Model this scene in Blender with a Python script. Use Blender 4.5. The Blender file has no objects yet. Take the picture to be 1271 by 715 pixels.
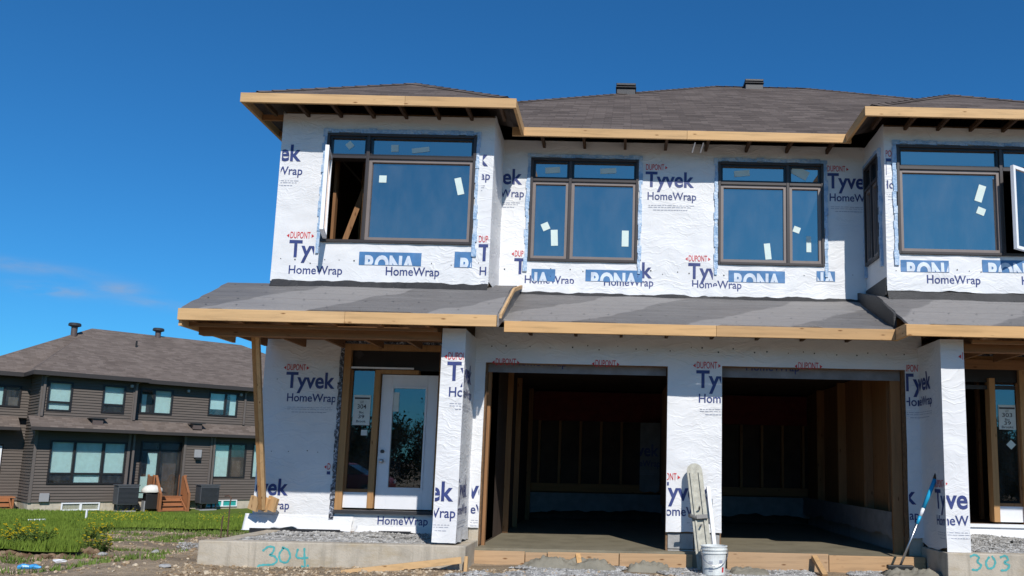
import bpy, bmesh, math, random
import numpy as np
from mathutils import Vector, Matrix, noise
R = math.radians
random.seed(7); rng = np.random.default_rng(5)
S = bpy.context.scene
COL = S.collection

# ------------------------------------------------------------------ camera numbers
F, CX, CY, RO, H = 1060., 769., 422., .022, 1.15
P_ = math.atan((578 - CY) / F)
cr, sr = math.cos(RO), math.sin(RO)
wv = Vector((0, math.cos(P_), math.sin(P_))); u0 = Vector((0, -math.sin(P_), math.cos(P_))); x0v = Vector((1, 0, 0))
rv = x0v * cr + u0 * sr; uvv = u0 * cr - x0v * sr
def ray(x, y): return rv * ((x - CX) / F) - uvv * ((y - CY) / F) + wv
def at(x, y, Y):
    d = ray(x, y); t = Y / d.y
    return d.x * t, d.z * t + H
def gz(X, Y):                                   # lie of the land
    left = -.28 - .05 * max(0, min(Y - 11, 2)) - .0415 * max(0, min(Y, 38) - 13)
    if Y < 9.8: left = -.26 - .02 * (9.8 - max(Y, 0))
    near = -.12 - .014 * max(0, 10.3 - max(Y, 0))*1.2
    t = max(0, min(1, (X + 7.2) / 2.0)); t = t * t * (3 - 2 * t)
    k = max(0, min(1, (17 - Y) / 5))
    return left + (near - left) * t * k
def on_ground(x, y):
    d = ray(x, y)
    lo, hi = 1., 80.
    for _ in range(50):
        m = (lo + hi) / 2
        if d.z * m / d.y + H > gz(d.x * m / d.y, m): lo = m
        else: hi = m
    return d.x * lo / d.y, lo, gz(d.x * lo / d.y, lo)

# ------------------------------------------------------------------ materials
def nodes(name):
    m = bpy.data.materials.new(name); m.use_nodes = True
    nt = m.node_tree; b = nt.nodes['Principled BSDF']
    return m, nt, b
def N(nt, t, **k):
    n = nt.nodes.new(t)
    for a, v in k.items():
        if a.startswith('i_'):
            n.inputs[a[2:].replace('_', ' ')].default_value = v
        else: setattr(n, a, v)
    return n
def L(nt, a, b): nt.links.new(a, b)
def ramp(nt, fac, stops):
    r = N(nt, 'ShaderNodeValToRGB'); e = r.color_ramp.elements
    while len(e) < len(stops): e.new(.5)
    for i, (p, c) in enumerate(stops):
        e[i].position = p; e[i].color = (*c, 1) if len(c) == 3 else c
    L(nt, fac, r.inputs[0]); return r.outputs[0]
def coord(nt, kind='Object', scale=(1, 1, 1), rot=(0, 0, 0)):
    t = N(nt, 'ShaderNodeTexCoord'); m = N(nt, 'ShaderNodeMapping')
    m.inputs['Scale'].default_value = scale; m.inputs['Rotation'].default_value = rot
    L(nt, t.outputs[kind], m.inputs[0]); return m.outputs[0]
def noi(nt, vec, scale, detail=4, rough=.55, dist=0):
    n = N(nt, 'ShaderNodeTexNoise'); n.inputs['Scale'].default_value = scale; n.inputs['Detail'].default_value = detail
    n.inputs['Roughness'].default_value = rough; n.inputs['Distortion'].default_value = dist
    L(nt, vec, n.inputs['Vector']); return n.outputs['Fac']
def bump(nt, b, h, strength, dist=.02, prev=None):
    n = N(nt, 'ShaderNodeBump'); n.inputs['Strength'].default_value = strength; n.inputs['Distance'].default_value = dist
    L(nt, h, n.inputs['Height'])
    if prev: L(nt, prev, n.inputs['Normal'])
    L(nt, n.outputs[0], b.inputs['Normal']); return n.outputs[0]
def math_(nt, op, a, b=None, c=None, clamp=False):
    n = N(nt, 'ShaderNodeMath', operation=op); n.use_clamp = clamp
    for i, v in enumerate((a, b, c)):
        if v is None: continue
        if isinstance(v, (int, float)): n.inputs[i].default_value = v
        else: L(nt, v, n.inputs[i])
    return n.outputs[0]
def mixc(nt, f, a, b, blend='MIX'):
    n = N(nt, 'ShaderNodeMix', data_type='RGBA', blend_type=blend)
    for s, v in ((0, f), (6, a), (7, b)):
        if isinstance(v, (int, float)): n.inputs[s].default_value = v
        elif isinstance(v, tuple): n.inputs[s].default_value = (*v, 1)
        else: L(nt, v, n.inputs[s])
    return n.outputs[2]

def m_flat(name, c, rough=.6, metal=0, var=.15, scale=6, bmp=.15, spec=.4, bdist=.01, kind='Object'):
    m, nt, b = nodes(name); v = coord(nt, kind)
    n = noi(nt, v, scale, 6, .6)
    lo = tuple(x * (1 - var) for x in c); hi = tuple(min(1, x * (1 + var)) for x in c)
    L(nt, ramp(nt, n, [(.3, lo), (.7, hi)]), b.inputs['Base Color'])
    b.inputs['Roughness'].default_value = rough; b.inputs['Metallic'].default_value = metal
    b.inputs['Specular IOR Level'].default_value = spec
    if bmp: bump(nt, b, noi(nt, v, scale * 8, 4), bmp, bdist)
    return m
def m_wood(name, c, axis='x', dark=.6, knots=True, rough=.75):
    m, nt, b = nodes(name)
    st = {'x': (.9, 14, 14), 'y': (14, .9, 14), 'z': (14, 14, .9)}[axis]
    v = coord(nt, 'Object', st)
    g = noi(nt, v, 1.6, 6, .6, .6)
    c1 = tuple(x * dark for x in c)
    colr = ramp(nt, g, [(.25, c1), (.5, c), (.8, tuple(min(1, x * 1.18) for x in c))])
    v3 = coord(nt, 'Object', {'x': (.45, .8, .8), 'y': (.8, .45, .8), 'z': (.8, .8, .45)}[axis])
    big = noi(nt, v3, 1.3, 2)
    colr = mixc(nt, .3, colr, ramp(nt, big, [(.35, tuple(x * .72 for x in c)), (.65, (c[0], c[1] * 1.05, c[2] * 1.2))]))
    if knots:
        v2 = coord(nt, 'Object', {'x': (2.2, 7, 7), 'y': (7, 2.2, 7), 'z': (7, 7, 2.2)}[axis])
        vo = N(nt, 'ShaderNodeTexVoronoi'); vo.inputs['Scale'].default_value = 1.6; L(nt, v2, vo.inputs['Vector'])
        k = ramp(nt, vo.outputs['Distance'], [(.05, (1, 1, 1)), (.14, (0, 0, 0))])
        colr = mixc(nt, math_(nt, 'MULTIPLY', k, .9), colr, (c[0] * .3, c[1] * .2, c[2] * .12))
    oi = N(nt, 'ShaderNodeObjectInfo')
    colr = mixc(nt, 1.0, colr, ramp(nt, oi.outputs['Random'], [(0, (.78, .74, .70)), (.5, (1, 1, 1)), (1, (1.0, .92, .80))]), 'MULTIPLY')
    L(nt, colr, b.inputs['Base Color']); b.inputs['Roughness'].default_value = rough
    b.inputs['Specular IOR Level'].default_value = .25
    bump(nt, b, g, .25, .004); return m

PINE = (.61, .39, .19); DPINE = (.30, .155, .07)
M = {}
for ax in 'xyz':
    M['pine_' + ax] = m_wood('pine lumber ' + ax, PINE, ax)
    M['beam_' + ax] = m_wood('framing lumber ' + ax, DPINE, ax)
    M['stain_' + ax] = m_wood('deck lumber ' + ax, (.36, .15, .065), ax)
M['form_x'] = m_wood('weathered form lumber', (.50, .33, .19), 'x', .55)
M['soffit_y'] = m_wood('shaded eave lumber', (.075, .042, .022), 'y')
M['osb'] = m_flat('sheathing panel', (.20, .12, .065), .8, var=.35, scale=22, bmp=.3)
M['redins'] = m_flat('red painted header', (.13, .015, .014), .8, var=.2)
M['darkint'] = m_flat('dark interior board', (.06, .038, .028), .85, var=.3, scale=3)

def m_wrap():
    m, nt, b = nodes('spun bonded house wrap')
    v = coord(nt)
    w = noi(nt, v, 2.2, 3, .5)
    vm = N(nt, 'ShaderNodeVectorMath', operation='ADD'); L(nt, v, vm.inputs[0])
    sc = N(nt, 'ShaderNodeVectorMath', operation='SCALE'); cc = N(nt, 'ShaderNodeCombineXYZ')
    L(nt, w, cc.inputs[0]); L(nt, w, cc.inputs[2]); L(nt, cc.outputs[0], sc.inputs[0]); sc.inputs['Scale'].default_value = .5
    L(nt, sc.outputs[0], vm.inputs[1])
    st = N(nt, 'ShaderNodeMapping'); st.inputs['Scale'].default_value = (1, 1, 2.3); L(nt, vm.outputs[0], st.inputs[0])
    vo = N(nt, 'ShaderNodeTexVoronoi', feature='DISTANCE_TO_EDGE'); vo.inputs['Scale'].default_value = 2.6
    L(nt, st.outputs[0], vo.inputs['Vector'])
    cre = ramp(nt, vo.outputs['Distance'], [(0, (1, 1, 1)), (.07, (.25, .25, .25)), (.3, (0, 0, 0))])
    vo2 = N(nt, 'ShaderNodeTexVoronoi', feature='DISTANCE_TO_EDGE'); vo2.inputs['Scale'].default_value = 8
    L(nt, st.outputs[0], vo2.inputs['Vector'])
    cre2 = ramp(nt, vo2.outputs['Distance'], [(0, (1, 1, 1)), (.12, (.2, .2, .2)), (.3, (0, 0, 0))])
    n1 = noi(nt, v, 3, 3, .5); n2 = noi(nt, v, 16, 4, .6)
    gate = ramp(nt, noi(nt, v, .9, 2), [(.44, (.04, .04, .04)), (.62, (1, 1, 1))])
    def ridges(scale, rot, stretch, ns):
        mp = N(nt, 'ShaderNodeMapping'); mp.inputs['Rotation'].default_value = (0, rot, 0); mp.inputs['Scale'].default_value = (1, 1, stretch); L(nt, vm.outputs[0], mp.inputs[0])
        q = noi(nt, mp.outputs[0], scale, 2, .5, .5)
        a = math_(nt, 'ABSOLUTE', math_(nt, 'SUBTRACT', q, .5))
        return math_(nt, 'POWER', math_(nt, 'SUBTRACT', 1, math_(nt, 'MULTIPLY', a, ns, clamp=True)), 2)
    h = math_(nt, 'MULTIPLY', n1, 1.3)
    gate0 = ramp(nt, noi(nt, v, .55, 2), [(.36, (.1, .1, .1)), (.62, (1, 1, 1))])
    h = math_(nt, 'ADD', h, math_(nt, 'MULTIPLY', ridges(1.7, R(16), 4.2, 9), math_(nt, 'MULTIPLY', gate0, .55)))
    h = math_(nt, 'ADD', h, math_(nt, 'MULTIPLY', ridges(3.6, R(-24), 3.6, 8), math_(nt, 'MULTIPLY', gate, .28)))
    h = math_(nt, 'ADD', h, math_(nt, 'MULTIPLY', ridges(4.2, R(75), 4.0, 8), math_(nt, 'MULTIPLY', gate, .22)))
    h = math_(nt, 'ADD', h, math_(nt, 'MULTIPLY', n2, .12))
    bump(nt, b, h, .34, .022)
    d = noi(nt, v, 1.3, 6, .65)
    L(nt, ramp(nt, d, [(.3, (.66, .66, .66)), (.55, (.71, .71, .715)), (.75, (.74, .74, .745))]), b.inputs['Base Color'])
    b.inputs['Roughness'].default_value = .5; b.inputs['Specular IOR Level'].default_value = .35
    return m
M['wrap'] = m_wrap()
def m_ink(name, c):
    m, nt, b = nodes(name); v = coord(nt)
    n = noi(nt, v, 9, 4)
    L(nt, ramp(nt, n, [(.3, tuple(x * .85 for x in c)), (.7, tuple(x * 1.15 for x in c))]), b.inputs['Base Color'])
    b.inputs['Roughness'].default_value = .5; return m
M['navy'] = m_ink('navy print', (.028, .045, .17)); M['red'] = m_ink('red print', (.55, .03, .035))
M['greyink'] = m_ink('grey print', (.30, .32, .40)); M['black'] = m_ink('black print', (.03, .03, .03))
M['teal_spray'] = m_ink('teal spray paint', (.08, .36, .36))
M['rona_blue'] = m_ink('blue printed band', (.055, .17, .36)); M['white_ink'] = m_ink('white print', (.58, .64, .72))
def m_tape():
    m, nt, b = nodes('blue flashing tape'); v = coord(nt)
    n = noi(nt, v, 5, 3, .6, .4); n2 = noi(nt, v, 30, 4, .6)
    c = ramp(nt, math_(nt, 'ADD', math_(nt, 'MULTIPLY', n, .6), math_(nt, 'MULTIPLY', n2, .4)),
             [(.38, (.19, .33, .52)), (.5, (.33, .46, .62)), (.62, (.52, .60, .70))])
    L(nt, c, b.inputs['Base Color']); b.inputs['Roughness'].default_value = .35
    bump(nt, b, n2, .6, .02); return m
M['tape'] = m_tape()
def m_foil():
    m, nt, b = nodes('crumpled dark foil tape'); v = coord(nt)
    n = noi(nt, v, 20, 5, .7, .8)
    L(nt, ramp(nt, n, [(.42, (.02, .02, .025)), (.52, (.12, .13, .16)), (.62, (.55, .58, .65))]), b.inputs['Base Color'])
    b.inputs['Roughness'].default_value = .25; bump(nt, b, n, .8, .02); return m
M['foil'] = m_foil()
def m_shingle(name, c1, c2, c3, sx=.30, sy=.14):
    m, nt, b = nodes(name); v = coord(nt, 'UV')
    br = N(nt, 'ShaderNodeTexBrick'); br.offset = .37; br.offset_frequency = 2
    br.inputs['Scale'].default_value = 1; br.inputs['Brick Width'].default_value = sx; br.inputs['Row Height'].default_value = sy
    br.inputs['Mortar Size'].default_value = .006; br.inputs['Mortar Smooth'].default_value = .4
    br.inputs['Color1'].default_value = (0, 0, 0, 1); br.inputs['Color2'].default_value = (1, 1, 1, 1); br.inputs['Mortar'].default_value = (.2, .2, .2, 1)
    L(nt, v, br.inputs['Vector'])
    gran = noi(nt, v, 60, 3, .7); big = noi(nt, v, .8, 5, .6)
    c = ramp(nt, br.outputs['Color'], [(0, c1), (.5, c2), (1, c3)])
    c = mixc(nt, .35, c, ramp(nt, gran, [(.3, tuple(x * .6 for x in c1)), (.7, tuple(x * 1.3 for x in c3))]))
    c = mixc(nt, .25, c, ramp(nt, big, [(.3, c1), (.7, c3)]))
    L(nt, c, b.inputs['Base Color']); b.inputs['Roughness'].default_value = .92; b.inputs['Specular IOR Level'].default_value = .15
    # each course is thickest at its lower edge
    sep = N(nt, 'ShaderNodeSeparateXYZ'); L(nt, v, sep.inputs[0])
    saw = math_(nt, 'FRACT', math_(nt, 'DIVIDE', sep.outputs[1], sy))
    h = math_(nt, 'ADD', math_(nt, 'SUBTRACT', 1, saw), math_(nt, 'MULTIPLY', br.outputs['Fac'], -.5))
    h = math_(nt, 'ADD', h, math_(nt, 'MULTIPLY', br.outputs['Color'], .45))
    bump(nt, b, math_(nt, 'ADD', h, math_(nt, 'MULTIPLY', gran, .4)), .75, .012)
    return m
M['shingle'] = m_shingle('brown asphalt shingles', (.042, .033, .028), (.095, .075, .065), (.175, .142, .124))
M['shingle2'] = m_shingle('weathered brown shingles', (.085, .066, .055), (.145, .115, .098), (.22, .178, .152), .32, .15)
def m_membrane():
    m, nt, b = nodes('grey roofing underlayment'); v = coord(nt)
    s = coord(nt, 'Object', (.6, 5, 5))
    n = noi(nt, s, 2, 6, .65); n2 = noi(nt, v, 1.2, 3)
    c = ramp(nt, n, [(.3, (.125, .118, .115)), (.55, (.155, .147, .143)), (.8, (.19, .182, .178))])
    sep = N(nt, 'ShaderNodeSeparateXYZ'); L(nt, v, sep.inputs[0])
    bands = math_(nt, 'FRACT', math_(nt, 'ADD', math_(nt, 'MULTIPLY', math_(nt, 'ADD', sep.outputs[0], math_(nt, 'MULTIPLY', sep.outputs[1], -1.1)), .36), math_(nt, 'MULTIPLY', n2, .25)))
    bd = ramp(nt, bands, [(.44, (0, 0, 0)), (.46, (1, 1, 1)), (.90, (1, 1, 1)), (.92, (0, 0, 0))])
    c = mixc(nt, math_(nt, 'MULTIPLY', bd, .75), c, (.26, .245, .235))
    lw_ = math_(nt, 'FRACT', math_(nt, 'ADD', math_(nt, 'MULTIPLY', sep.outputs[1], 4.2), math_(nt, 'MULTIPLY', noi(nt, coord(nt, 'Object', (.7, 1, 1)), 1.5, 3), .5)))
    c = mixc(nt, ramp(nt, lw_, [(0, (.55, .55, .55)), (.05, (0, 0, 0)), (1, (0, 0, 0))]), c, (.07, .064, .062))
    L(nt, c, b.inputs['Base Color']); b.inputs['Roughness'].default_value = .6; b.inputs['Specular IOR Level'].default_value = .3
    bump(nt, b, math_(nt, 'ADD', math_(nt, 'MULTIPLY', n, 1.5), math_(nt, 'ADD', noi(nt, v, 9, 4), math_(nt, 'MULTIPLY', lw_, -.8))), .6, .025); return m
M['membrane'] = m_membrane()
M['shadewrap'] = m_flat('shade-toned house wrap', (.20, .20, .21), .7, var=.2)  # darker copy of the wrap, garage shade put into its colour
M['membrane_lt'] = m_flat('dusty underlayment patch', (.205, .202, .205), .65, var=.12)
M['bitumen'] = m_flat('black bitumen flashing', (.022, .022, .024), .5, var=.3, scale=9, bmp=.5)
M['frame'] = m_flat('taupe window frame', (.20, .165, .15), .4, var=.06, bmp=0)
M['framemid'] = m_flat('dark brown window frame', (.045, .037, .035), .4, var=.06, bmp=0)
M['framedark'] = m_flat('black window frame', (.018, .017, .018), .4, var=.06, bmp=0)
M['white_vinyl'] = m_flat('white vinyl', (.78, .79, .82), .4, var=.03, bmp=.05)
M['door_white'] = m_flat('white primed door', (.76, .77, .80), .4, var=.03, bmp=.05)
M['steel'] = m_flat('brushed steel', (.55, .55, .56), .35, metal=1, var=.1)
M['castmetal'] = m_flat('dull cast metal', (.13, .125, .12), .5, var=.3)
M['cladding'] = m_flat('dark metal', (.035, .035, .038), .45, var=.1)
M['sticker'] = m_flat('pale window sticker', (.60, .70, .66), .6, var=.06)
M['paper'] = m_flat('printed permit sheet', (.62, .68, .66), .7, var=.08)
M['curtain'] = m_flat('pale curtain', (.44, .60, .58), .8, var=.08)
def m_glass(name, refl, tint, gt, rough=.0):
    m = bpy.data.materials.new(name); m.use_nodes = True; nt = m.node_tree; nt.nodes.clear()
    o = N(nt, 'ShaderNodeOutputMaterial'); g = N(nt, 'ShaderNodeBsdfGlossy'); t = N(nt, 'ShaderNodeBsdfTransparent')
    g.inputs['Roughness'].default_value = rough; g.inputs['Color'].default_value = (*gt, 1); t.inputs['Color'].default_value = (*tint, 1)
    mx = N(nt, 'ShaderNodeMixShader'); fr = N(nt, 'ShaderNodeLayerWeight'); fr.inputs[0].default_value = .5
    f = math_(nt, 'ADD', math_(nt, 'MULTIPLY', math_(nt, 'POWER', fr.outputs['Facing'], 4), .8), refl, clamp=True); L(nt, f, mx.inputs[0])
    v = coord(nt); b = N(nt, 'ShaderNodeBump'); b.inputs['Strength'].default_value = .02; b.inputs['Distance'].default_value = .02
    L(nt, noi(nt, v, 1.5, 1), b.inputs['Height']); L(nt, b.outputs[0], g.inputs['Normal'])
    L(nt, t.outputs[0], mx.inputs[1]); L(nt, g.outputs[0], mx.inputs[2])
    df = N(nt, 'ShaderNodeBsdfDiffuse'); df.inputs[0].default_value = (.55, .53, .5, 1); m2 = N(nt, 'ShaderNodeMixShader')
    L(nt, ramp(nt, noi(nt, coord(nt, 'Object', (1.5, 1.5, .6)), 2.2, 6, .65), [(.4, (.01, .01, .01)), (.7, (.055, .055, .055))]), m2.inputs[0])
    L(nt, mx.outputs[0], m2.inputs[1]); L(nt, df.outputs[0], m2.inputs[2]); L(nt, m2.outputs[0], o.inputs[0]); return m
M['glass'] = m_glass('coated window glass', .43, (.25, .33, .35), (1.0, .84, .74))
M['glass_door'] = m_glass('clear door glass', .13, (.35, .38, .38), (.9, .95, 1))
M['glass_nb'] = m_glass('neighbour glass', .06, (.95, .98, .98), (.9, .97, 1))
def m_siding(name, c):
    m, nt, b = nodes(name); v = coord(nt, 'Object', (1, 1, 18))
    n = noi(nt, v, 1.5, 4)
    L(nt, ramp(nt, n, [(.3, tuple(x * .85 for x in c)), (.7, tuple(x * 1.12 for x in c))]), b.inputs['Base Color'])
    b.inputs['Roughness'].default_value = .6; b.inputs['Specular IOR Level'].default_value = .3
    bump(nt, b, n, .1, .01); return m
M['siding'] = m_siding('grey brown lap siding', (.108, .088, .075))
M['trim'] = m_flat('brown corner trim', (.125, .105, .094), .5, var=.06, bmp=0)
M['eavetrim'] = m_flat('dark eave metal', (.04, .034, .032), .5, var=.06, bmp=0)
def m_concrete(name, c, stain=True, drips=True):
    m, nt, b = nodes(name); v = coord(nt)
    n = noi(nt, v, 3, 8, .65); f = noi(nt, v, 40, 4, .7)
    col = ramp(nt, n, [(.3, tuple(x * .74 for x in c)), (.5, c), (.72, tuple(x * 1.15 for x in c))])
    if stain:
        s = noi(nt, coord(nt, 'Object', (1, 1, 3)), 1.4, 5, .7)
        col = mixc(nt, ramp(nt, s, [(.5, (0, 0, 0)), (.66, (.6, .6, .6))]), col, (c[0] * .78, c[1] * .7, c[2] * .55))
    if drips:
        s = noi(nt, coord(nt, 'Object', (9, 9, .7)), 1.4, 4, .6)
        col = mixc(nt, ramp(nt, s, [(.55, (0, 0, 0)), (.68, (.5, .5, .5))]), col, tuple(x * .62 for x in c))
    L(nt, col, b.inputs['Base Color']); b.inputs['Roughness'].default_value = .88; b.inputs['Specular IOR Level'].default_value = .2
    bump(nt, b, math_(nt, 'ADD', f, n), .5, .012); return m
M['concrete'] = m_concrete('cast foundation concrete', (.47, .415, .335))
M['slab'] = m_concrete('fresh damp slab', (.22, .195, .14), False, False)
M['slab'].node_tree.nodes['Principled BSDF'].inputs['Roughness'].default_value = .5
M['slab'].node_tree.nodes['Bump'].inputs['Strength'].default_value = .06
M['block'] = m_concrete('concrete block', (.36, .355, .345), False)
M['wetconc'] = m_concrete('spilled wet concrete', (.235, .215, .17), False, False)
def m_dirt():
    m, nt, b = nodes('dirt'); v = coord(nt)
    n = noi(nt, v, .7, 8, .65); f = noi(nt, v, 9, 6, .7); g = noi(nt, v, 45, 4, .7)
    st = noi(nt, coord(nt, 'Object', (.25, 1.6, 1), (0, 0, R(-12))), 1.1, 5, .6)
    c = ramp(nt, f, [(.3, (.24, .165, .10)), (.5, (.40, .295, .19)), (.68, (.56, .44, .30))])
    c = mixc(nt, .5, c, ramp(nt, n, [(.35, (.22, .15, .09)), (.5, (.40, .295, .19)), (.64, (.58, .46, .32))]))
    c = mixc(nt, ramp(nt, st, [(.42, (.65, .65, .65)), (.54, (0, 0, 0))]), c, (.12, .085, .055))
    c = mixc(nt, .3, c, ramp(nt, g, [(.35, (.12, .1, .07)), (.65, (.46, .40, .32))]))
    L(nt, c, b.inputs['Base Color']); b.inputs['Roughness'].default_value = .95; b.inputs['Specular IOR Level'].default_value = .1
    bump(nt, b, math_(nt, 'ADD', math_(nt, 'MULTIPLY', f, 1.5), g), .8, .03); return m
M['dirt'] = m_dirt()
def m_grass(name, a, b_, c_):
    m, nt, b = nodes(name); v = coord(nt)
    n = noi(nt, v, .35, 5, .6); f = noi(nt, v, 14, 4, .7)
    st = noi(nt, coord(nt, 'Object', (.35, 2.2, 1), (0, 0, R(40))), .8, 3)
    c = mixc(nt, .5, ramp(nt, n, [(.35, a), (.55, b_), (.72, c_)]), ramp(nt, f, [(.3, a), (.7, c_)]))
    c = mixc(nt, .35, c, ramp(nt, st, [(.4, a), (.6, b_)]))
    L(nt, c, b.inputs['Base Color']); b.inputs['Roughness'].default_value = .9; b.inputs['Specular IOR Level'].default_value = .1
    bump(nt, b, f, .6, .04); return m
M['lawn'] = m_grass('lawn turf', (.075, .115, .018), (.13, .175, .032), (.18, .215, .05))
M['blade'] = m_grass('grass blades', (.09, .15, .018), (.16, .23, .035), (.21, .26, .05))
M['weedleaf'] = m_grass('weed leaves', (.07, .12, .02), (.15, .21, .05), (.19, .25, .07))
M['treeleaf'] = m_grass('tree leaves', (.025, .045, .012), (.05, .075, .02), (.06, .09, .025))
M['bark'] = m_flat('bark', (.09, .07, .05), .9, var=.3, scale=9, bmp=.6)
M['yellow'] = m_flat('yellow petals', (.80, .62, .02), .6, var=.08, bmp=0)
def m_stone(name, lo, mid, hi, sc=17):
    m, nt, b = nodes(name); v = coord(nt)
    vo = N(nt, 'ShaderNodeTexVoronoi'); vo.inputs['Scale'].default_value = sc; L(nt, v, vo.inputs['Vector'])
    sep = N(nt, 'ShaderNodeSeparateColor'); L(nt, vo.outputs['Color'], sep.inputs[0])
    L(nt, ramp(nt, sep.outputs[0], [(0, lo), (.5, mid), (1, hi)]), b.inputs['Base Color'])
    b.inputs['Roughness'].default_value = .85; b.inputs['Specular IOR Level'].default_value = .2
    bump(nt, b, noi(nt, v, 60, 3), .4, .01); return m
M['gravel'] = m_stone('crushed grey stone', (.17, .165, .155), (.31, .30, .285), (.47, .46, .44))
M['clods'] = m_stone('dirt clods and pebbles', (.20, .135, .08), (.37, .275, .175), (.55, .46, .34))
M['brownclod'] = m_stone('reddish soil clods', (.12, .07, .04), (.20, .13, .08), (.28, .20, .13), 7)
M['blue'] = m_flat('blue plastic', (.02, .36, .62), .35, var=.06, bmp=0)
M['bluebottle'] = m_flat('blue crushed plastic', (.05, .30, .62), .25, var=.5, scale=20)
M['rubber'] = m_flat('black rubber', (.015, .015, .015), .5, var=.1)
M['mag'] = m_flat('concrete crusted magnesium', (.40, .385, .32), .65, var=.25, scale=14, bmp=.5)
M['bucket'] = m_flat('dirty white plastic', (.66, .68, .66), .45, var=.16, scale=9)
M['teal'] = m_flat('teal window foil', (.03, .33, .30), .4, var=.15)
M['acmetal'] = m_flat('grey appliance metal', (.075, .08, .09), .5, var=.1)
M['utility'] = m_flat('light grey enamel', (.30, .30, .31), .5, var=.05)
M['cover'] = m_flat('white cloth cover', (.68, .66, .60), .8, var=.1)
M['rust'] = m_flat('rusty steel', (.09, .05, .035), .8, var=.3)
M['asphalt'] = m_flat('asphalt', (.05, .05, .052), .9, var=.2, scale=4, bmp=.5)

# ------------------------------------------------------------------ builders
def wloc(o):
    v = Vector((0, 0, 0))
    while o is not None: v += o.location; o = o.parent
    return v
def tag(o, label=None, cat=None, group=None, kind=None):
    if label: o['label'] = label
    if cat: o['category'] = cat
    if group: o['group'] = group
    if kind: o['kind'] = kind
    return o
def empty(name, loc, label, cat, group=None, rz=0):
    o = bpy.data.objects.new(name, None); COL.objects.link(o); o.location = loc; o.rotation_euler = (0, 0, rz)
    o.empty_display_size = .2
    return tag(o, label, cat, group)
def mesh_obj(name, V, Fc, mat, parent=None, world=True, smooth=False, loc=None, uv=True):
    """V in world coordinates when world else in the thing's own coordinates"""
    me = bpy.data.meshes.new(name)
    V = np.asarray(V, dtype=float)
    if parent is not None and world: V = V - np.array(wloc(parent))
    if loc is not None: V = V - np.array(loc)
    me.from_pydata([tuple(v) for v in V], [], [tuple(f) for f in Fc])
    me.update()
    if uv:
        ul = me.uv_layers.new(name='UVMap')
        for p in me.polygons:
            n = p.normal
            if abs(n.z) > .98: a, b = Vector((1, 0, 0)), Vector((0, 1, 0))
            else:
                a = Vector((0, 0, 1)).cross(n).normalized(); b = n.cross(a)
            for li in p.loop_indices:
                c = me.vertices[me.loops[li].vertex_index].co
                ul.data[li].uv = (c.dot(a), c.dot(b))
    if smooth:
        me.polygons.foreach_set('use_smooth', [True] * len(me.polygons))
    me.materials.append(mat if not isinstance(mat, str) else M[mat])
    o = bpy.data.objects.new(name, me); COL.objects.link(o)
    if parent is not None: o.parent = parent
    if loc is not None: o.location = loc
    return o
class MB:
    def __init__(s): s.v = []; s.f = []
    def poly(s, pts):
        n = len(s.v); s.v += [tuple(p) for p in pts]; s.f.append(list(range(n, n + len(pts)))); return s
    def hexa(s, p):   # 8 pts: bottom 4 ccw, top 4
        n = len(s.v); s.v += [tuple(q) for q in p]
        for f in ((3, 2, 1, 0), (4, 5, 6, 7), (0, 1, 5, 4), (1, 2, 6, 5), (2, 3, 7, 6), (3, 0, 4, 7)): s.f.append([n + i for i in f])
        return s
    def box(s, x0, x1, y0, y1, z0, z1):
        return s.hexa([(x0, y0, z0), (x1, y0, z0), (x1, y1, z0), (x0, y1, z0), (x0, y0, z1), (x1, y0, z1), (x1, y1, z1), (x0, y1, z1)])
    def bar(s, a, b, w, d, up=(0, 0, 1)):  # rectangular bar from a to b
        a = Vector(a); b = Vector(b); t = (b - a).normalized(); up = Vector(up)
        if abs(t.dot(up)) > .97: up = Vector((0, 1, 0))
        x = t.cross(up).normalized(); y = x.cross(t)
        q = [(-w / 2, -d / 2), (w / 2, -d / 2), (w / 2, d / 2), (-w / 2, d / 2)]
        return s.hexa([a + x * i + y * j for i, j in q] + [b + x * i + y * j for i, j in q])
    def tube(s, pts, r, n=10, cap=True):
        pts = [Vector(p) for p in pts]; rs = r if isinstance(r, (list, tuple)) else [r] * len(pts)
        base = len(s.v); up = Vector((0, 0, 1)); t0 = (pts[1] - pts[0]).normalized()
        if abs(t0.dot(up)) > .9: up = Vector((0, 1, 0))
        for i, p in enumerate(pts):
            t = (pts[min(i + 1, len(pts) - 1)] - pts[max(i - 1, 0)]).normalized()
            x = t.cross(up).normalized(); y = x.cross(t)
            for k in range(n):
                a = 2 * math.pi * k / n; s.v.append(tuple(p + (x * math.cos(a) + y * math.sin(a)) * rs[i]))
        for i in range(len(pts) - 1):
            for k in range(n):
                a = base + i * n + k; b = base + i * n + (k + 1) % n
                s.f.append([a, b, b + n, a + n])
        if cap:
            s.f.append([base + k for k in range(n)][::-1]); s.f.append([base + (len(pts) - 1) * n + k for k in range(n)])
        return s
    def lathe(s, prof, c, n=24):
        base = len(s.v)
        for r, z in prof:
            for k in range(n):
                a = 2 * math.pi * k / n; s.v.append((c[0] + r * math.cos(a), c[1] + r * math.sin(a), c[2] + z))
        for i in range(len(prof) - 1):
            for k in range(n):
                a = base + i * n + k; b = base + i * n + (k + 1) % n
                s.f.append([a, b, b + n, a + n])
        return s
    def build(s, name, mat, parent=None, world=True, smooth=False, bevel=0, loc=None):
        o = mesh_obj(name, s.v, s.f, mat, parent, world, smooth, loc)
        if bevel:
            b = o.modifiers.new('edge', 'BEVEL'); b.width = bevel; b.segments = 2; b.limit_method = 'ANGLE'
        return o
def box(name, mat, parent, x0, x1, y0, y1, z0, z1, world=True, bevel=0, loc=None):
    return MB().box(x0, x1, y0, y1, z0, z1).build(name, mat, parent, world, bevel=bevel, loc=loc)
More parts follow.
